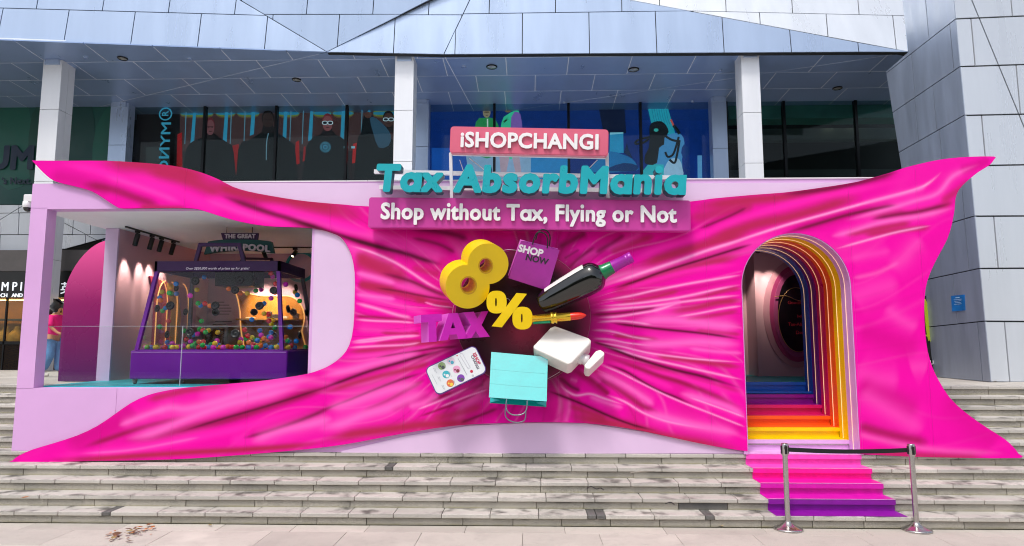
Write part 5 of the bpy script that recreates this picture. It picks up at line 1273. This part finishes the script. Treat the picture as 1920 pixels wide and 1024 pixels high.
# ------------------------------------------------------------------ track lights with their own lamps
def track(name, label, p0, p1, heads, aim, power=26, group='track lights'):
    t_ = thing(name, label, 'track light', p0, group)
    d = (p1-p0); n = d.normalized(); w = Vector((-n.y, n.x, 0)); MB().obox((p0+p1)/2-Vector((0, 0, .012)), d/2, w*.018, Vector((0, 0, .012))).build('track_rail', M_pl, t_)
    for f in heads:
        c = p0+d*f-Vector((0, 0, .024)); MB().obox(c-Vector((0, 0, .02)), n*.045, w*.022, Vector((0, 0, .02))).build('adapter', M_pl, t_)
        h = c-Vector((0, 0, .10)); tgt = aim(c); ax = (tgt-h).normalized()
        MB().tube([c-Vector((0, 0, .03)), h], .010, 6).build('arm', M_pl, t_)
        hd = MB().lathe(h-ax*.05, ax, [(0, .034), (.005, .042), (.22, .042), (.222, .034), (.19, .030)], 18, caps=False); hd = hd.build('spot_head', M_pl, t_)
        MB().lathe(h+ax*.135, ax, [(0, .001), (.001, .030)], 16, caps=False).build('lamp_lens', mat('lit lens', '#fff0d8', var=0, emit='#ffe6c0', estr=4), hd)
        if power:
            ld = bpy.data.lights.new('spot', 'SPOT'); ld.energy = power; ld.spot_size = math.radians(46); ld.spot_blend = .8; ld.color = (1, .80, .62); ld.shadow_soft_size = .03
            lo = bpy.data.objects.new('track_spot_lamp', ld); COL.objects.link(lo); lo.location = h+ax*.19; lo.rotation_euler = (-ax).to_track_quat('Z', 'Y').to_euler(); adopt(lo, t_)
ctr = lambda px, py: atz(px, py, CZ-.001)
track('track_light', 'black track with four spotlights above the left interior wall', ctr(236, 424), ctr(336, 453), (.2, .46, .64, .88), lambda c: Vector((xpl1-.05, c.y+.15, 3.2)), 55)
track('track_light', 'black track with spotlights above the machine at the rear', ctr(424, 463), ctr(640, 463), (.14, .33, .6, .85), lambda c: Vector((c.x+.1, BACK, 3.0)) if abs(c.x+4.1) > .75 else Vector((c.x-.1, 10.9, 2.3)), 190)
track('track_light', 'short black track seen through the rainbow arch', ctr(1385, 446), ctr(1462, 446), (.15, .45, .75), lambda c: Vector((c.x+.2, B2, 3.3)), 40)
# ------------------------------------------------------------------ inside wall graphics
def on_left(px, py): d_ = ray(px, py); return EYE+d_*((xpl1+.004-EYE.x)/d_.x)
rb = thing('rainbow_relief', 'half arch of maroon, yellow and lilac bands with glowing strips on the inner left wall', 'wall decoration', (xpl1, 12.3, FLZ))
bands = [(286, 300, '#9c3050', 0), (300, 316, '#b83a52', .0), (316, 335, '#c79a2a', 0), (335, 362, '#b98aa8', 0)]
ys = lambda px: on_left(px, 600).y
zt0 = 3.5
for i, (xa, xb, c, _) in enumerate(bands):
    ya, yb = ys(xa), ys(xb); top = zt0-.04*i; arc = [(yb-(yb-ya)*math.sin(math.radians(90*k/6))*0-0, 0) for k in range(1)]
    pts = [(ya, FLZ), (yb, FLZ)]+[(yb-.25*(1-math.cos(math.radians(90*k/6))), top-.55+.55*math.sin(math.radians(90*k/6))) for k in range(7)]+[(ya-.22, top), (ya, top-.55) if i else (ya, top-.4)]
    MB().prism([(xpl1+.003+.004*i, y, z) for y, z in pts], (.03+.004*i, 0, 0)).build('relief_band', mat('band '+c, c, .5, var=.06), rb)
for px, o in ((287, -1), (307, 1), (326, 1), (347, 1)):
    y0 = ys(px); pts = [(xpl1+.06, y0, FLZ+.02), (xpl1+.06, y0, 2.9), (xpl1+.06, y0, zt0-.55)]+[(xpl1+.06, y0-o*.25*(1-math.cos(math.radians(90*k/6))), zt0-.55+.5*math.sin(math.radians(90*k/6))) for k in range(1, 7)]
    MB().tube(pts, .011, 6).build('light_strip', mat('amber light strip', '#ffd090', var=0, emit='#ffb45c', estr=.6), rb)
nic = thing('lit_niche', 'wavy amber niche with glowing outline and shelf on the rear wall', 'wall niche', at(510, 660, BACK))
wob = smooth_poly([(443, 546), (465, 550), (490, 555), (520, 555), (548, 557), (565, 573), (571, 596), (566, 622), (566, 660), (470, 660), (456, 640), (451, 610), (450, 585), (446, 562)], 3)
MB().prism([at(x, y, BACK-.02) for x, y in wob], (0, .019, 0)).build('niche_back', mat('amber wall', '#b9781c', .5, var=.12), nic)
MB().tube([at(x, y, BACK-.03) for x, y in wob], .014, 6, closed=True).build('light_strip', mat('amber light strip', '#ffd090', emit='#ffb45c', estr=.6), nic)
MB().box((at(453, 600, BACK).x, BACK-.30, at(500, 601, BACK).z), (at(568, 600, BACK).x, BACK-.021, at(500, 598, BACK).z)).build('shelf', mat('honey shelf', '#c98f2c', .4), nic)
for px, w, h, c in ((505, .10, .16, '#3a2c1a'), (518, .16, .10, '#2e2a26'), (536, .1, .06, '#d8c8b0'), (555, .12, .12, '#46362a'), (470, .2, .04, '#e6d2a8')):
    q = at(px, 598, BACK-.15); tag(MB().bbox((q.x-w/2, q.y-.05, q.z), (q.x+w/2, q.y+.05, q.z+h), .01).build('display_item', mat('item '+c, c, .4)), {505: 'dark upright box on the amber niche shelf', 518: 'low dark tray on the amber niche shelf', 536: 'flat cream box on the amber niche shelf', 555: 'brown box at the right of the amber niche shelf', 470: 'long cream plinth at the left of the amber niche shelf'}[px], 'box', 'items on the niche shelf')
wt = thing('wall_text', 'blocks of small dark lettering on the rear wall beside the niche', 'lettering', at(410, 600, BACK)); M_ink = mat('dark ink', '#4a3438', .6, var=0)
for i, (a_, b_) in enumerate(((408, 421), (404, 430), (403, 434), (407, 434), (409, 430), (404, 435), (399, 424))):
    y = 566+i*5.6+(8 if i > 4 else 0); MB().box((at(a_, y, BACK).x, BACK-.006, at(a_, y+1.3, BACK).z), (at(b_, y, BACK).x, BACK-.001, at(a_, y, BACK).z)).build('text_line', M_ink, wt)
cg = thing('ring_decoration', 'teal ring standing out on the rear wall near the ceiling', 'wall decoration', at(562, 505, BACK)); c = at(564, 500, BACK-.05)
MB().tube([(c.x+.32*math.cos(2*math.pi*k/36), c.y, c.z+.32*math.sin(2*math.pi*k/36)) for k in range(36)], .035, 8, closed=True).build('ring', mat('teal paint', '#1f8f90', .4), cg)
cab = thing('display_cabinet', 'low dark screen cabinet standing by the rear wall behind the machine', 'cabinet', (at(404, 660, 13.9).x, 13.9, FLZ)); xa, xb = at(381, 640, 13.9).x, at(428, 640, 13.9).x
MB().bbox((xa, 13.85, FLZ), (xb, 14.3, at(400, 611, 13.9).z), .01).build('cabinet_body', mat('grey cabinet', '#8d8688', .4), cab); MB().box((xa+.07, 13.84, FLZ+.1), (xb-.07, 13.849, at(400, 617, 13.9).z)).build('cabinet_screen', mat('dark screen', '#1c1a20', .12, coat=.5), cab)
# oval seen through the arch
ov = thing('oval_panel', 'black oval panel framed by pink rings on the wall beyond the arch', 'wall panel', at(1490, 590, B2)); oc = at(1491, 588, B2)
for i, (rx, rz, c) in enumerate(((.86, 1.45, '#b78a9c'), (.70, 1.30, '#9c3a70'), (.60, 1.17, '#a04a80'), (.50, 1.04, '#17141a'))):
    o_ = MB().prism([(oc.x+rx*.72*math.cos(2*math.pi*k/40), B2-.02-.02*i, oc.z+rz*.72*math.sin(2*math.pi*k/40)) for k in range(40)], (0, .018, 0)).build('oval_ring', mat('oval '+c, c, .18 if i == 3 else .4, coat=.4 if i == 3 else 0), ov)
M_red = mat('red print', '#c23040', .5, var=0, emit='#c23040', estr=.03)
for txt, z, w in (('Goodbye tax,', .18, .5), ('hello', -.08, .16), ('Tax-Absorbed', -.24, .52), ('Deals!', -.4, .24)): lettering(txt, frame((oc.x-w/2+.08, B2-.085, oc.z+z), FRONT), w, M_red, ov, .002, .0, single='printed_line')
wv = smooth_poly([(oc.x-.41, oc.z+.32), (oc.x-.2, oc.z+.34), (oc.x, oc.z+.26), (oc.x+.2, oc.z+.22), (oc.x+.4, oc.z+.26)], 4, False); MB().tube([(x, B2-.085, z) for x, z in wv], .008, 5).build('gold_line', mat('gold line', '#c9a070', .3, .6, var=0), ov)
MB().tube([(oc.x+.36*math.cos(2*math.pi*k/40), B2-.084, oc.z-.12+.62*math.sin(2*math.pi*k/40)) for k in range(40)], .006, 5, closed=True).build('gold_line', MATS['gold line'], ov)
# ------------------------------------------------------------------ the ball machine
mc = thing('ball_machine', 'purple glass-sided ball blower machine on casters inside the booth', 'machine', (at(395, 722, 10.15).x, 10.8, FLZ))
M_vio = mat('violet paint', '#6a0590', .35, var=.07, scale=3); M_vio2 = mat('dark violet paint', '#35104a', .35, var=.06)
YF_, YK = 10.15, 11.75
bx0, bx1 = at(243, 690, YF_).x, at(538, 690, YF_).x; bz0, bz1 = at(390, 711, YF_).z, at(390, 657.5, YF_).z
MB().bbox((bx0, YF_, bz0), (bx1, YK+.05, bz1), .012).build('base', M_vio, mc); MB().box((bx0+.02, YF_-.006, bz1-.03), (bx1-.02, YF_-.001, bz1-.022)).build('base_line', mat('pale violet line', '#b08ac8', .4), mc)
for px_, yy in ((bx0+.06, YF_+.06), (bx1-.06, YF_+.06), (bx0+.06, YK-.05), (bx1-.06, YK-.05)):
    cw = MB().lathe((px_-.02, yy, FLZ+.045), (1, 0, 0), [(0, .02), (.004, .042), (.012, .045), (.028, .045), (.036, .042), (.04, .02)], 18).build('caster', mat('grey rubber', '#6c7478', .5), mc); MB().box((px_-.03, yy-.02, FLZ+.05), (px_+.03, yy+.02, bz0-.001)).build('fork', M_st, cw)
un = MB(); un.box((bx0+.7, YF_+.3, FLZ+.001), (bx1-.3, YK-.3, bz0-.001)); un.build('blower_box', mat('dark underside', '#101413', .7), mc)
fz0, fz1, hz_ = bz1+.004, at(400, 509, 10.38).z, at(400, 490, 10.38).z
b_fl, b_fr = Vector((at(257, 655, YF_+.03).x, YF_+.03, fz0)), Vector((at(529, 655, YF_+.03).x, YF_+.03, fz0)); t_fl, t_fr = Vector((at(295, 509, 10.38).x, 10.38, fz1)), Vector((at(522.5, 509, 10.38).x, 10.38, fz1))
b_kl, b_kr = Vector((b_fl.x, YK-.02, fz0)), Vector((b_fr.x, YK-.02, fz0)); t_kl, t_kr = Vector((t_fl.x, YK-.25, fz1)), Vector((t_fr.x, YK-.25, fz1))
for p, q in ((b_fl, t_fl), (b_fr, t_fr), (b_kl, t_kl), (b_kr, t_kr)):
    d_ = (q-p)/2; MB().obox((p+q)/2, d_, Vector((.028, 0, 0)), Vector((0, .028, 0))).build('corner_post', M_vio if p.y < 11 else mat('grey post', '#4a4650', .4), mc)
for p, q in ((b_fl, b_fr), (b_fr, b_kr), (b_kl, b_kr), (b_fl, b_kl)): MB().obox((p+q)/2, (q-p)/2, Vector((.02, 0, 0)) if abs(p.x-q.x) < .1 else Vector((0, .02, 0)), Vector((0, 0, .012))).build('bottom_rail', M_vio, mc)
pane = lambda a, b, c, d: MB().prism([a, b, c, d], (b-a).cross(c-a).normalized()*.006).build('glass_side', glass_mat('machine glass', (.97, .97, .97), .3), mc)
ins = Vector((0, 0, .015)); pane(b_fl+ins, b_fr+ins, t_fr, t_fl); pane(b_fr+ins, b_kr+ins, t_kr, t_fr); pane(b_kl+ins, b_kr+ins, t_kr, t_kl); pane(b_fl+ins, b_kl+ins, t_kl, t_fl)
hd0 = .03
ring_ = [t_fl+Vector((-hd0, -hd0, 0)), t_fr+Vector((hd0, -hd0, 0)), t_kr+Vector((hd0, hd0, 0)), t_kl+Vector((-hd0, hd0, 0))]; hgt_ = hz_-fz1
for i in range(4):
    p, q = ring_[i], ring_[(i+1) % 4]; o2 = Vector((0, 0, hgt_)); inn = (sum(ring_, Vector())/4-(p+q)/2); inn.z = 0; inn = inn.normalized()*.04
    MB().add([p, q, q+o2, p+o2, p+inn, q+inn, q+o2+inn, p+o2+inn], [(0, 1, 2, 3), (5, 4, 7, 6), (3, 2, 6, 7), (1, 0, 4, 5), (0, 3, 7, 4), (2, 1, 5, 6)]).build('header_board', M_vio2, mc)
MB().box((t_fl.x+.01, t_fl.y+.02, hz_-.06), (t_fr.x-.01, t_kl.y-.02, hz_-.045)).build('lid', mat('grey lid', '#6d6870', .6), mc)
hp = at(348, 505.5, 10.345); hq = at(467, 506, 10.345); lettering('Over S$30,000 worth of prizes up for grabs!', frame(Vector((hp.x, 10.345, hp.z)), FRONT), hq.x-hp.x, mat('white header print', '#e8e0ee', .5, var=0), mc, .002, .012, .2, single='header_text', track=.03)
MB().bbox((at(408, 520, 10.9).x, 10.8, at(440, 537, 10.9).z), (at(478, 520, 10.9).x, 11.3, hz_-.065), .01).build('blower_unit', mat('black plastic box', '#17191a', .3), mc)
def handle(pts, Y, r=.028):
    P = [at(x, y, Y) for x, y in pts]
    for p, q in zip(P[:-1], P[1:]): d_ = (q-p); w = d_.normalized().cross(Vector((0, 1, 0))); MB().obox((p+q)/2, d_/2+d_.normalized()*.02, Vector((0, .025, 0)), w*r).build('top_handle', M_vio2, mc)
handle([(367, 492), (376, 459), (449, 459), (458, 494)], 10.42); handle([(449, 500), (455, 485), (509, 486), (514, 505)], 11.45, .02)
M_cap = mat('black rubber cap', '#15171a', .35, var=.1)
Za, Zb = (260, 500, 4.653), (420, 500, 4.653)
nF_ = (b_fr-b_fl).cross(t_fl-b_fl).normalized(); nF_ = nF_ if nF_.y < 0 else -nF_
def cap(px, py, r, plane):
    if plane == 'f': P, n = b_fl, nF_
    elif plane == 'k': P, n = b_kl, ((b_kr-b_kl).cross(t_kl-b_kl)).normalized(); n = n if n.y < 0 else -n
    elif plane == 'l': P, n = b_fl, ((b_kl-b_fl).cross(t_fl-b_fl)).normalized(); n = n if n.x > 0 else -n
    else: P, n = b_fr, ((b_kr-b_fr).cross(t_fr-b_fr)).normalized(); n = n if n.x > 0 else -n
    c = onp(px, py, P, n)
    if c.y > 13 or c.y < 9.5: return
    o_ = MB().lathe(c-n*.012, n, [(0, r), (.022, r), (.026, r*.9), (.026, r*.7), (.018, r*.62), (.018, r*.16), (.03, r*.14), (.03, 0)], 20).build('port_cap', M_cap, mc)
for crop, lst in ((Za, [(492, 127, .068, 'f'), (275, 340, .066, 'f'), (668, 340, .066, 'f'), (672, 398, .066, 'k'), (446, 573, .066, 'f'), (842, 205, .062, 'f'), (842, 585, .07, 'f'), (328, 187, .06, 'l'), (162, 365, .06, 'l'), (410, 395, .06, 'l'), (248, 593, .06, 'l')]),
                  (Zb, [(138, 120, .064, 'f'), (432, 207, .06, 'f'), (310, 342, .066, 'f'), (262, 397, .064, 'k'), (605, 397, .064, 'k'), (436, 600, .058, 'k'), (628, 183, .06, 'r'), (560, 370, .062, 'r'), (720, 400, .06, 'r'), (660, 600, .06, 'r')])):
    for x, y, r, pln in lst: cap(*pz(crop, [(x, y)])[0], r, pln)
BALL = {}
def ball(px, py, c):
    Y = random.uniform(10.45, 11.35); p = at(px, py, Y); p.z = max(p.z, fz0+.044+random.choice((0, 0, .0)))
    if c not in BALL:
        b = MB().lathe((0, 0, -.042), (0, 0, 1), [(.042-.042*math.cos(math.pi*k/8), max(.0003, .042*math.sin(math.pi*k/8))) for k in range(9)], 14, caps=False)
        o_ = b.build('plastic_ball', mat('ball '+c, {'red': '#f02c30', 'blue': '#1c92f0', 'green': '#1cc84a', 'yellow': '#f8dc1c', 'magenta': '#f030d0', 'orange': '#fa8020'}[c], .22, var=.04, coat=.3)); BALL[c] = o_.data
    else: o_ = link('plastic_ball', BALL[c], None)
    o_.location = p; h_ = p.z-fz0; sd_ = 'left third' if px < 350 else 'middle third' if px < 440 else 'right third'
    st_ = 'in the bottom heap' if h_ < .16 else 'bouncing low' if h_ < .5 else 'blown high'
    tag(o_, 'small %s plastic ball %s in the %s of the machine' % (c, st_, sd_), 'ball', '%s balls, %s, %s' % (c, st_, sd_))
for crop, c, pts in ((Za, 'blue', '572,92 326,150 330,236 184,270 235,362 540,338 482,597 250,660 245,713 697,685'), (Za, 'green', '268,230 290,236 210,386 185,524 518,320 547,476 397,560 532,546 583,573 470,690 493,670 503,697 557,686 630,680 852,710'),
  (Za, 'yellow', '205,221 508,202 609,556 689,574 438,700 92,705 150,711 666,670 725,709 350,716'), (Za, 'red', '262,476 578,322 416,636 60,703 204,711 560,556 562,657'), (Za, 'magenta', '450,254 514,588 293,670 317,693 388,690 453,655 683,646 650,711'), (Za, 'orange', '785,194 622,342 527,656 775,696 190,295 350,700'),
  (Zb, 'red', '410,58 450,150 180,552 390,416 392,473 206,604 140,672 250,682 280,692 585,690 50,716'), (Zb, 'magenta', '424,88 325,200 411,276 538,155 324,598 208,700 148,634 532,645 410,620'), (Zb, 'green', '328,124 277,210 443,532 192,630 438,704 105,711 555,648 660,300 710,708 280,640'),
  (Zb, 'orange', '40,194 143,231 445,225 382,640 317,690 300,711 30,697 215,664 347,628 541,615 385,705'), (Zb, 'yellow', '350,410 428,467 411,503 243,618 309,658 245,706 138,660 561,711 203,233 165,712 620,222 460,700'), (Zb, 'blue', '242,462 313,559 411,574 392,612 578,526 350,322 640,248 630,650 362,690 335,715 395,715 615,712 483,684 292,645')):
    for q in pts.split(): ball(*pz(crop, [tuple(float(v) for v in q.split(','))])[0], c)
for k in range(52):
    px, c = random.uniform(272, 512), random.choice(['red', 'blue', 'green', 'yellow', 'magenta', 'orange']); ball(px, 660, c)
# hanging title of the machine
ts = thing('machine_title_sign', 'small purple and teal curved title sign hung above the ball machine', 'sign', at(448, 476, 11.0))
MB().prism([at(x, y, 11.02) for x, y in ((414, 437), (484, 437), (482, 450), (418, 450))], (0, .05, 0)).build('upper_plate', M_vio2, ts)
MB().prism([at(x, y, 11.0) for x, y in smooth_poly([(390, 453), (410, 450), (448, 449), (485, 450), (509, 453)], 3, False)+[(514, 475)]+smooth_poly([(514, 475), (480, 471), (448, 470), (415, 472), (382, 477)], 3, False)[1:]], (0, .06, 0)).build('curved_plate', mat('dark teal plate', '#0d4f50', .4), ts)
p, q = at(421, 446.5, 10.99), at(478, 446.5, 10.99); M_lt = mat('pale sign letters', '#cdc6d2', .5, var=.03)
lettering('THE GREAT', frame(p, FRONT), (q-p).length, M_lt, ts, .02, .04, height=.072, track=.05); p, q = at(393, 472.5, 10.96), at(505, 472.5, 10.96); lettering('WHIRLPOOL', frame(p, FRONT), (q-p).length, M_lt, ts, .03, .04, height=.11, arc=.03, track=.06)
for x in (425, 473): MB().tube([at(x, 438, 11.04), Vector((at(x, 438, 11.04).x, 11.04, CZ))], .006, 5).build('hanger', M_pl, ts)
# ------------------------------------------------------------------ camera on the booth corner
c = at(54, 378, 9.75); cc = thing('security_camera', 'white dome security camera on the outer left corner of the booth', 'camera', c)
M_wp = mat('white plastic', '#e6e6e6', .3, var=.03)
MB().bbox((c.x-.04, 9.68, c.z-.02), (c.x+.13, 9.80, c.z+.10), .012).build('bracket', M_wp, cc); MB().lathe((c.x+.0, 9.74, c.z-.10), (0, 0, 1), [(0, .065), (.02, .072), (.09, .07), (.10, .05)], 24).build('housing', M_wp, cc)
MB().lathe((c.x, 9.74, c.z-.165), (0, 0, 1), [(0, .001), (.008, .03), (.03, .052), (.066, .06)], 20, caps=False).build('dome', mat('smoked dome', '#15161a', .08, coat=.5), cc)
# ------------------------------------------------------------------ passer-by, walking away to the right behind the wing panel
def skin(name, pts, edges, m, parent, lv=2):
    me = bpy.data.meshes.new(name); me.from_pydata([p[:3] for p in pts], edges, []); o_ = link(name, me, m, parent)
    md = o_.modifiers.new('skin', 'SKIN'); md.use_smooth_shade = True
    if not me.skin_vertices: 
        bm = bmesh.new(); bm.from_mesh(me); bm.verts.layers.skin.verify(); bm.to_mesh(me); bm.free()
    for i, p in enumerate(pts): r = p[3]; me.skin_vertices[0].data[i].radius = r if isinstance(r, tuple) else (r, r)
    me.skin_vertices[0].data[0].use_root = True
    s_ = o_.modifiers.new('sub', 'SUBSURF'); s_.levels = lv; s_.render_levels = lv; return o_
PO = atz(103, 705, LZ); PO = at(92, 704, 13.8); PO.z = LZ; ps = thing('person', 'person with black ponytail, bright pink top and blue jeans walking beside the booth', 'person', PO)
W_ = lambda x, y, z, r: (PO.x+x, PO.y+y, PO.z+z, r)     # walking towards +x, +y
M_skin = mat('skin', '#c9906c', .5, var=.05); M_hair = mat('black hair', '#0d0b0c', .35, var=.2, scale=20, stretch=(8, 8, 1)); M_pinkt = mat('bright pink cotton', '#f0147e', .75, var=.12, scale=9, bump=.3, bscale=12); M_jean = mat('blue denim', '#5f8fc0', .8, var=.22, scale=9, bump=.3, bscale=30); M_shoe = mat('pale trainers', '#d9d4cb', .6, var=.08)
body = [W_(.02, 0, .86, .10), W_(.03, 0, 1.00, .10), W_(.05, 0, 1.15, .105), W_(.06, 0, 1.27, .09), W_(.07, 0, 1.335, .045), W_(.085, 0, 1.39, .05), W_(.10, 0, 1.46, .075), W_(.10, 0, 1.53, .07),
        W_(.06, -.15, 1.26, .05), W_(.10, -.19, 1.04, .038), W_(.24, -.17, .92, .028), W_(.31, -.15, .89, .03),
        W_(.06, .15, 1.26, .05), W_(.02, .20, 1.04, .038), W_(.08, .2, .84, .028), W_(.11, .2, .77, .03),
        W_(.02, -.08, .80, .085), W_(.06, -.09, .46, .055), W_(-.11, -.09, .12, .038), W_(-.06, -.1, .06, .035),
        W_(.02, .08, .80, .085), W_(.12, .09, .46, .055), W_(.16, .09, .09, .038), W_(.26, .09, .045, .033)]
be = [(0, 1), (1, 2), (2, 3), (3, 4), (4, 5), (5, 6), (6, 7), (3, 8), (8, 9), (9, 10), (10, 11), (3, 12), (12, 13), (13, 14), (14, 15), (0, 16), (16, 17), (17, 18), (18, 19), (0, 20), (20, 21), (21, 22), (22, 23)]
skin('body', body, be, M_skin, ps)
skin('pink_top', [W_(.025, 0, .84, (.155, .125)), W_(.03, 0, .95, (.15, .12)), W_(.045, 0, 1.1, (.15, .12)), W_(.055, 0, 1.23, (.16, .11)), W_(.062, 0, 1.31, .07), W_(.06, -.16, 1.25, .072), W_(.085, -.195, 1.12, .07), W_(.10, -.2, 1.04, .066), W_(.06, .16, 1.25, .072), W_(.045, .2, 1.12, .07), W_(.03, .21, 1.04, .066)], [(0, 1), (1, 2), (2, 3), (3, 4), (3, 5), (5, 6), (6, 7), (3, 8), (8, 9), (9, 10)], M_pinkt, ps)
skin('jeans', [W_(.02, 0, .85, (.15, .125)), W_(.02, -.08, .74, .115), W_(.06, -.09, .47, .095), W_(-.03, -.095, .28, .10), W_(-.10, -.095, .13, .105), W_(.02, .08, .74, .115), W_(.12, .09, .47, .095), W_(.145, .09, .25, .1), W_(.155, .09, .10, .105)], [(0, 1), (1, 2), (2, 3), (3, 4), (0, 5), (5, 6), (6, 7), (7, 8)], M_jean, ps)
for sx_, sy_, tilt in ((-.13, -.1, .05), (.16, .09, 0)): skin('shoe', [W_(sx_-.03, sy_, .055+tilt*1.4, .05), W_(sx_+.06, sy_, .045+tilt*.6, .05), W_(sx_+.15, sy_, .035, .042), W_(sx_+.2, sy_, .03, .03)], [(0, 1), (1, 2), (2, 3)], M_shoe, ps, 1)
skin('hair', [W_(.07, 0, 1.50, .105), W_(.10, 0, 1.545, .085), W_(.03, 0, 1.44, .085), W_(-.06, 0, 1.40, .05), W_(-.12, 0, 1.28, .055), W_(-.13, 0, 1.15, .05), W_(-.12, 0, 1.04, .02)], [(0, 1), (0, 2), (2, 3), (3, 4), (4, 5), (5, 6)], M_hair, ps)
for sy_ in (-.03, .03): MB().lathe(Vector((PO.x+.172, PO.y+sy_, PO.z+1.465)), (1, 0, 0), [(0, .012), (.004, .009), (.006, 0)], 10).build('eye', mat('eye', '#1a1412', .2, var=0), ps)
MB().lathe(Vector((PO.x+.165, PO.y, PO.z+1.435)), (1, 0, -.2), [(0, .016), (.02, .012), (.03, .001)], 10).build('nose', M_skin, ps)
# ------------------------------------------------------------------ dry leaves and litter
ML = [mat('dry leaf '+c, c, .7, var=.25, scale=25) for c in ('#b06a34', '#8a5a3a', '#c98a5a', '#6e4a34', '#a89060')]
def leaf(b, c, s_, a, mi):
    L = []; f = []; ca, sa = math.cos(a), math.sin(a); cur = random.uniform(.15, .6); tl = random.uniform(-.5, .5)
    prof = [(-1, 0), (-.5, .34), (0, .45), (.5, .3), (1, 0), (.5, -.3), (0, -.45), (-.5, -.34)]
    for x, y in prof+[(-.5, 0), (0, 0), (.5, 0)]:
        z = cur*(y*y*2.2+.25*x*x)+tl*y; L.append((c[0]+s_*(x*ca-y*sa), c[1]+s_*(x*sa+y*ca), c[2]+s_*(z+.25)))
    b.add(L, [(0, 1, 8), (0, 8, 7), (1, 2, 9, 8), (8, 9, 6, 7), (2, 3, 10, 9), (9, 10, 5, 6), (3, 4, 10), (10, 4, 5)], True, mi)
b = MB()
for k in range(44):
    t = random.random(); px, py = 205+t*85+random.gauss(0, 6), 1011-t*20+random.gauss(0, 4.5)
    if py < 987: py = 988
    q = atz(px, py, 0); leaf(b, (q.x, min(q.y, D0-.02), .002+random.random()*.02), random.uniform(.018, .055), random.random()*6.28, random.randrange(5))
tag(b.build('dry_leaf_litter', ML), 'small heap of curled brown leaves at the foot of the steps', 'leaves', kind='stuff')
for px, py, z, lab in ((47, 935.5, 2*RI+.02, 'single yellowed leaf lying on a lower step at the left'), (1350, 988.5, 0, 'single brown leaf at the foot of the steps near the carpet'), (393, 987, 0, 'small yellow leaf right of the leaf heap'), (1866, 717, LZ, 'curled orange leaf at the foot of the tower corner'), (242, 1018, 0, 'pale leaf in front of the leaf heap')):
    q = atz(px, py, z); b = MB(); leaf(b, (q.x, q.y, z+.004), .045, random.random()*6, 0); tag(b.build('fallen_leaf', ML[random.randrange(5)]), lab, 'leaf', 'single fallen leaves')
q0, q1 = atz(1182, 887, 4*RI+.006), atz(1228, 884, 4*RI+.006); tag(MB().tube([q0, (q0+q1)/2+Vector((0, 0, .006)), q1], [.012, .011, .004], 6).build('stick', mat('grey stick', '#8a8478', .8)), 'thin grey stick lying on the fourth step', 'stick')
q = [atz(x, y, 3*RI+.006) for x, y in ((1100, 917), (1108, 912), (1118, 917), (1126, 915), (1132, 919))]; tag(MB().tube(smooth_poly([tuple(p) for p in q], 4, False), .005, 5).build('cable_scrap', M_cord), 'bent scrap of black cable on the third step', 'cable')
q = [atz(x, y, 2*RI+.006) for x, y in ((1248, 944), (1258, 942), (1264, 946))]; tag(MB().tube(smooth_poly([tuple(p) for p in q], 4, False), .006, 5).build('cable_scrap', M_cord), 'short scrap of black cable on the second step', 'cable')
# ------------------------------------------------------------------ street trees and an added office block, behind the viewer (seen only in reflections)
M_bark = mat('bark', '#5c4a3c', .9, var=.3, scale=8); M_leafs = mat('foliage', '#2f4a22', .6, var=.5, scale=1.2)
def tree(x, y, h, r, label):
    t_ = thing('street_tree', label, 'tree', (x, y, 0), 'trees across the street')
    MB().tube([(x, y, 0), (x+.1, y, h*.3), (x-.05, y+.1, h*.55), (x, y, h*.8)], [.28, .22, .16, .06], 10).build('trunk', M_bark, t_)
    lb = MB()
    for k in range(6): a = k*1.05; lb.tube([(x, y, h*.45+.2*k), (x+math.cos(a)*r*.5, y+math.sin(a)*r*.5, h*.62+.15*k), (x+math.cos(a)*r*.85, y+math.sin(a)*r*.85, h*.75+.1*k)], [.1, .06, .02], 6)
    lb.build('limbs', M_bark, t_)
    n = 2600; d = RNG.normal(size=(n, 3)); d /= np.linalg.norm(d, axis=1)[:, None]; cl = RNG.normal(size=(26, 3))*np.array((r*.55, r*.55, r*.38)); p = cl[RNG.integers(0, 26, n)]+d*RNG.random((n, 1))**.4*r*.42+np.array((x, y, h*.78))
    e1 = RNG.normal(size=(n, 3)); e1 /= np.linalg.norm(e1, axis=1)[:, None]; e2 = np.cross(e1, d); s_ = .16+.14*RNG.random((n, 1))
    V = np.stack([p-e1*s_, p+e2*s_*.5, p+e1*s_, p-e2*s_*.5], 1).reshape(-1, 3); me = bpy.data.meshes.new('crown'); me.from_pydata(V.tolist(), [], [(4*i, 4*i+1, 4*i+2, 4*i+3) for i in range(n)]); link('crown', me, M_leafs, t_)
for i, (x, y, h, r) in enumerate(((-15, -14, 9, 3.6), (-8, -17, 8, 3.4), (-1.5, -15, 9.5, 3.8), (6, -16, 8.5, 3.5), (13, -14, 9, 3.7))): tree(x, y, h, r, 'leafy street tree behind the viewer, %s from the left' % ('first', 'second', 'third', 'fourth', 'fifth')[i])
ob = thing('added_office_block', 'plain grey office block added unseen behind the viewer to darken reflections', 'building', (0, -34, 0)); MB().box((-40, -40, 0), (40, -32, 13)).build('wall', mat('grey render', '#4a4c50', .7, var=.1), ob)  # unseen block added so the mall glass has something dark to reflect
for i in range(26):
    for j in range(3): MB().box((-38+i*3, -32, 1.5+j*3.8), (-36+i*3, -31.95, 3.9+j*3.8)).build('window', MATS['dark shop interior'], ob)
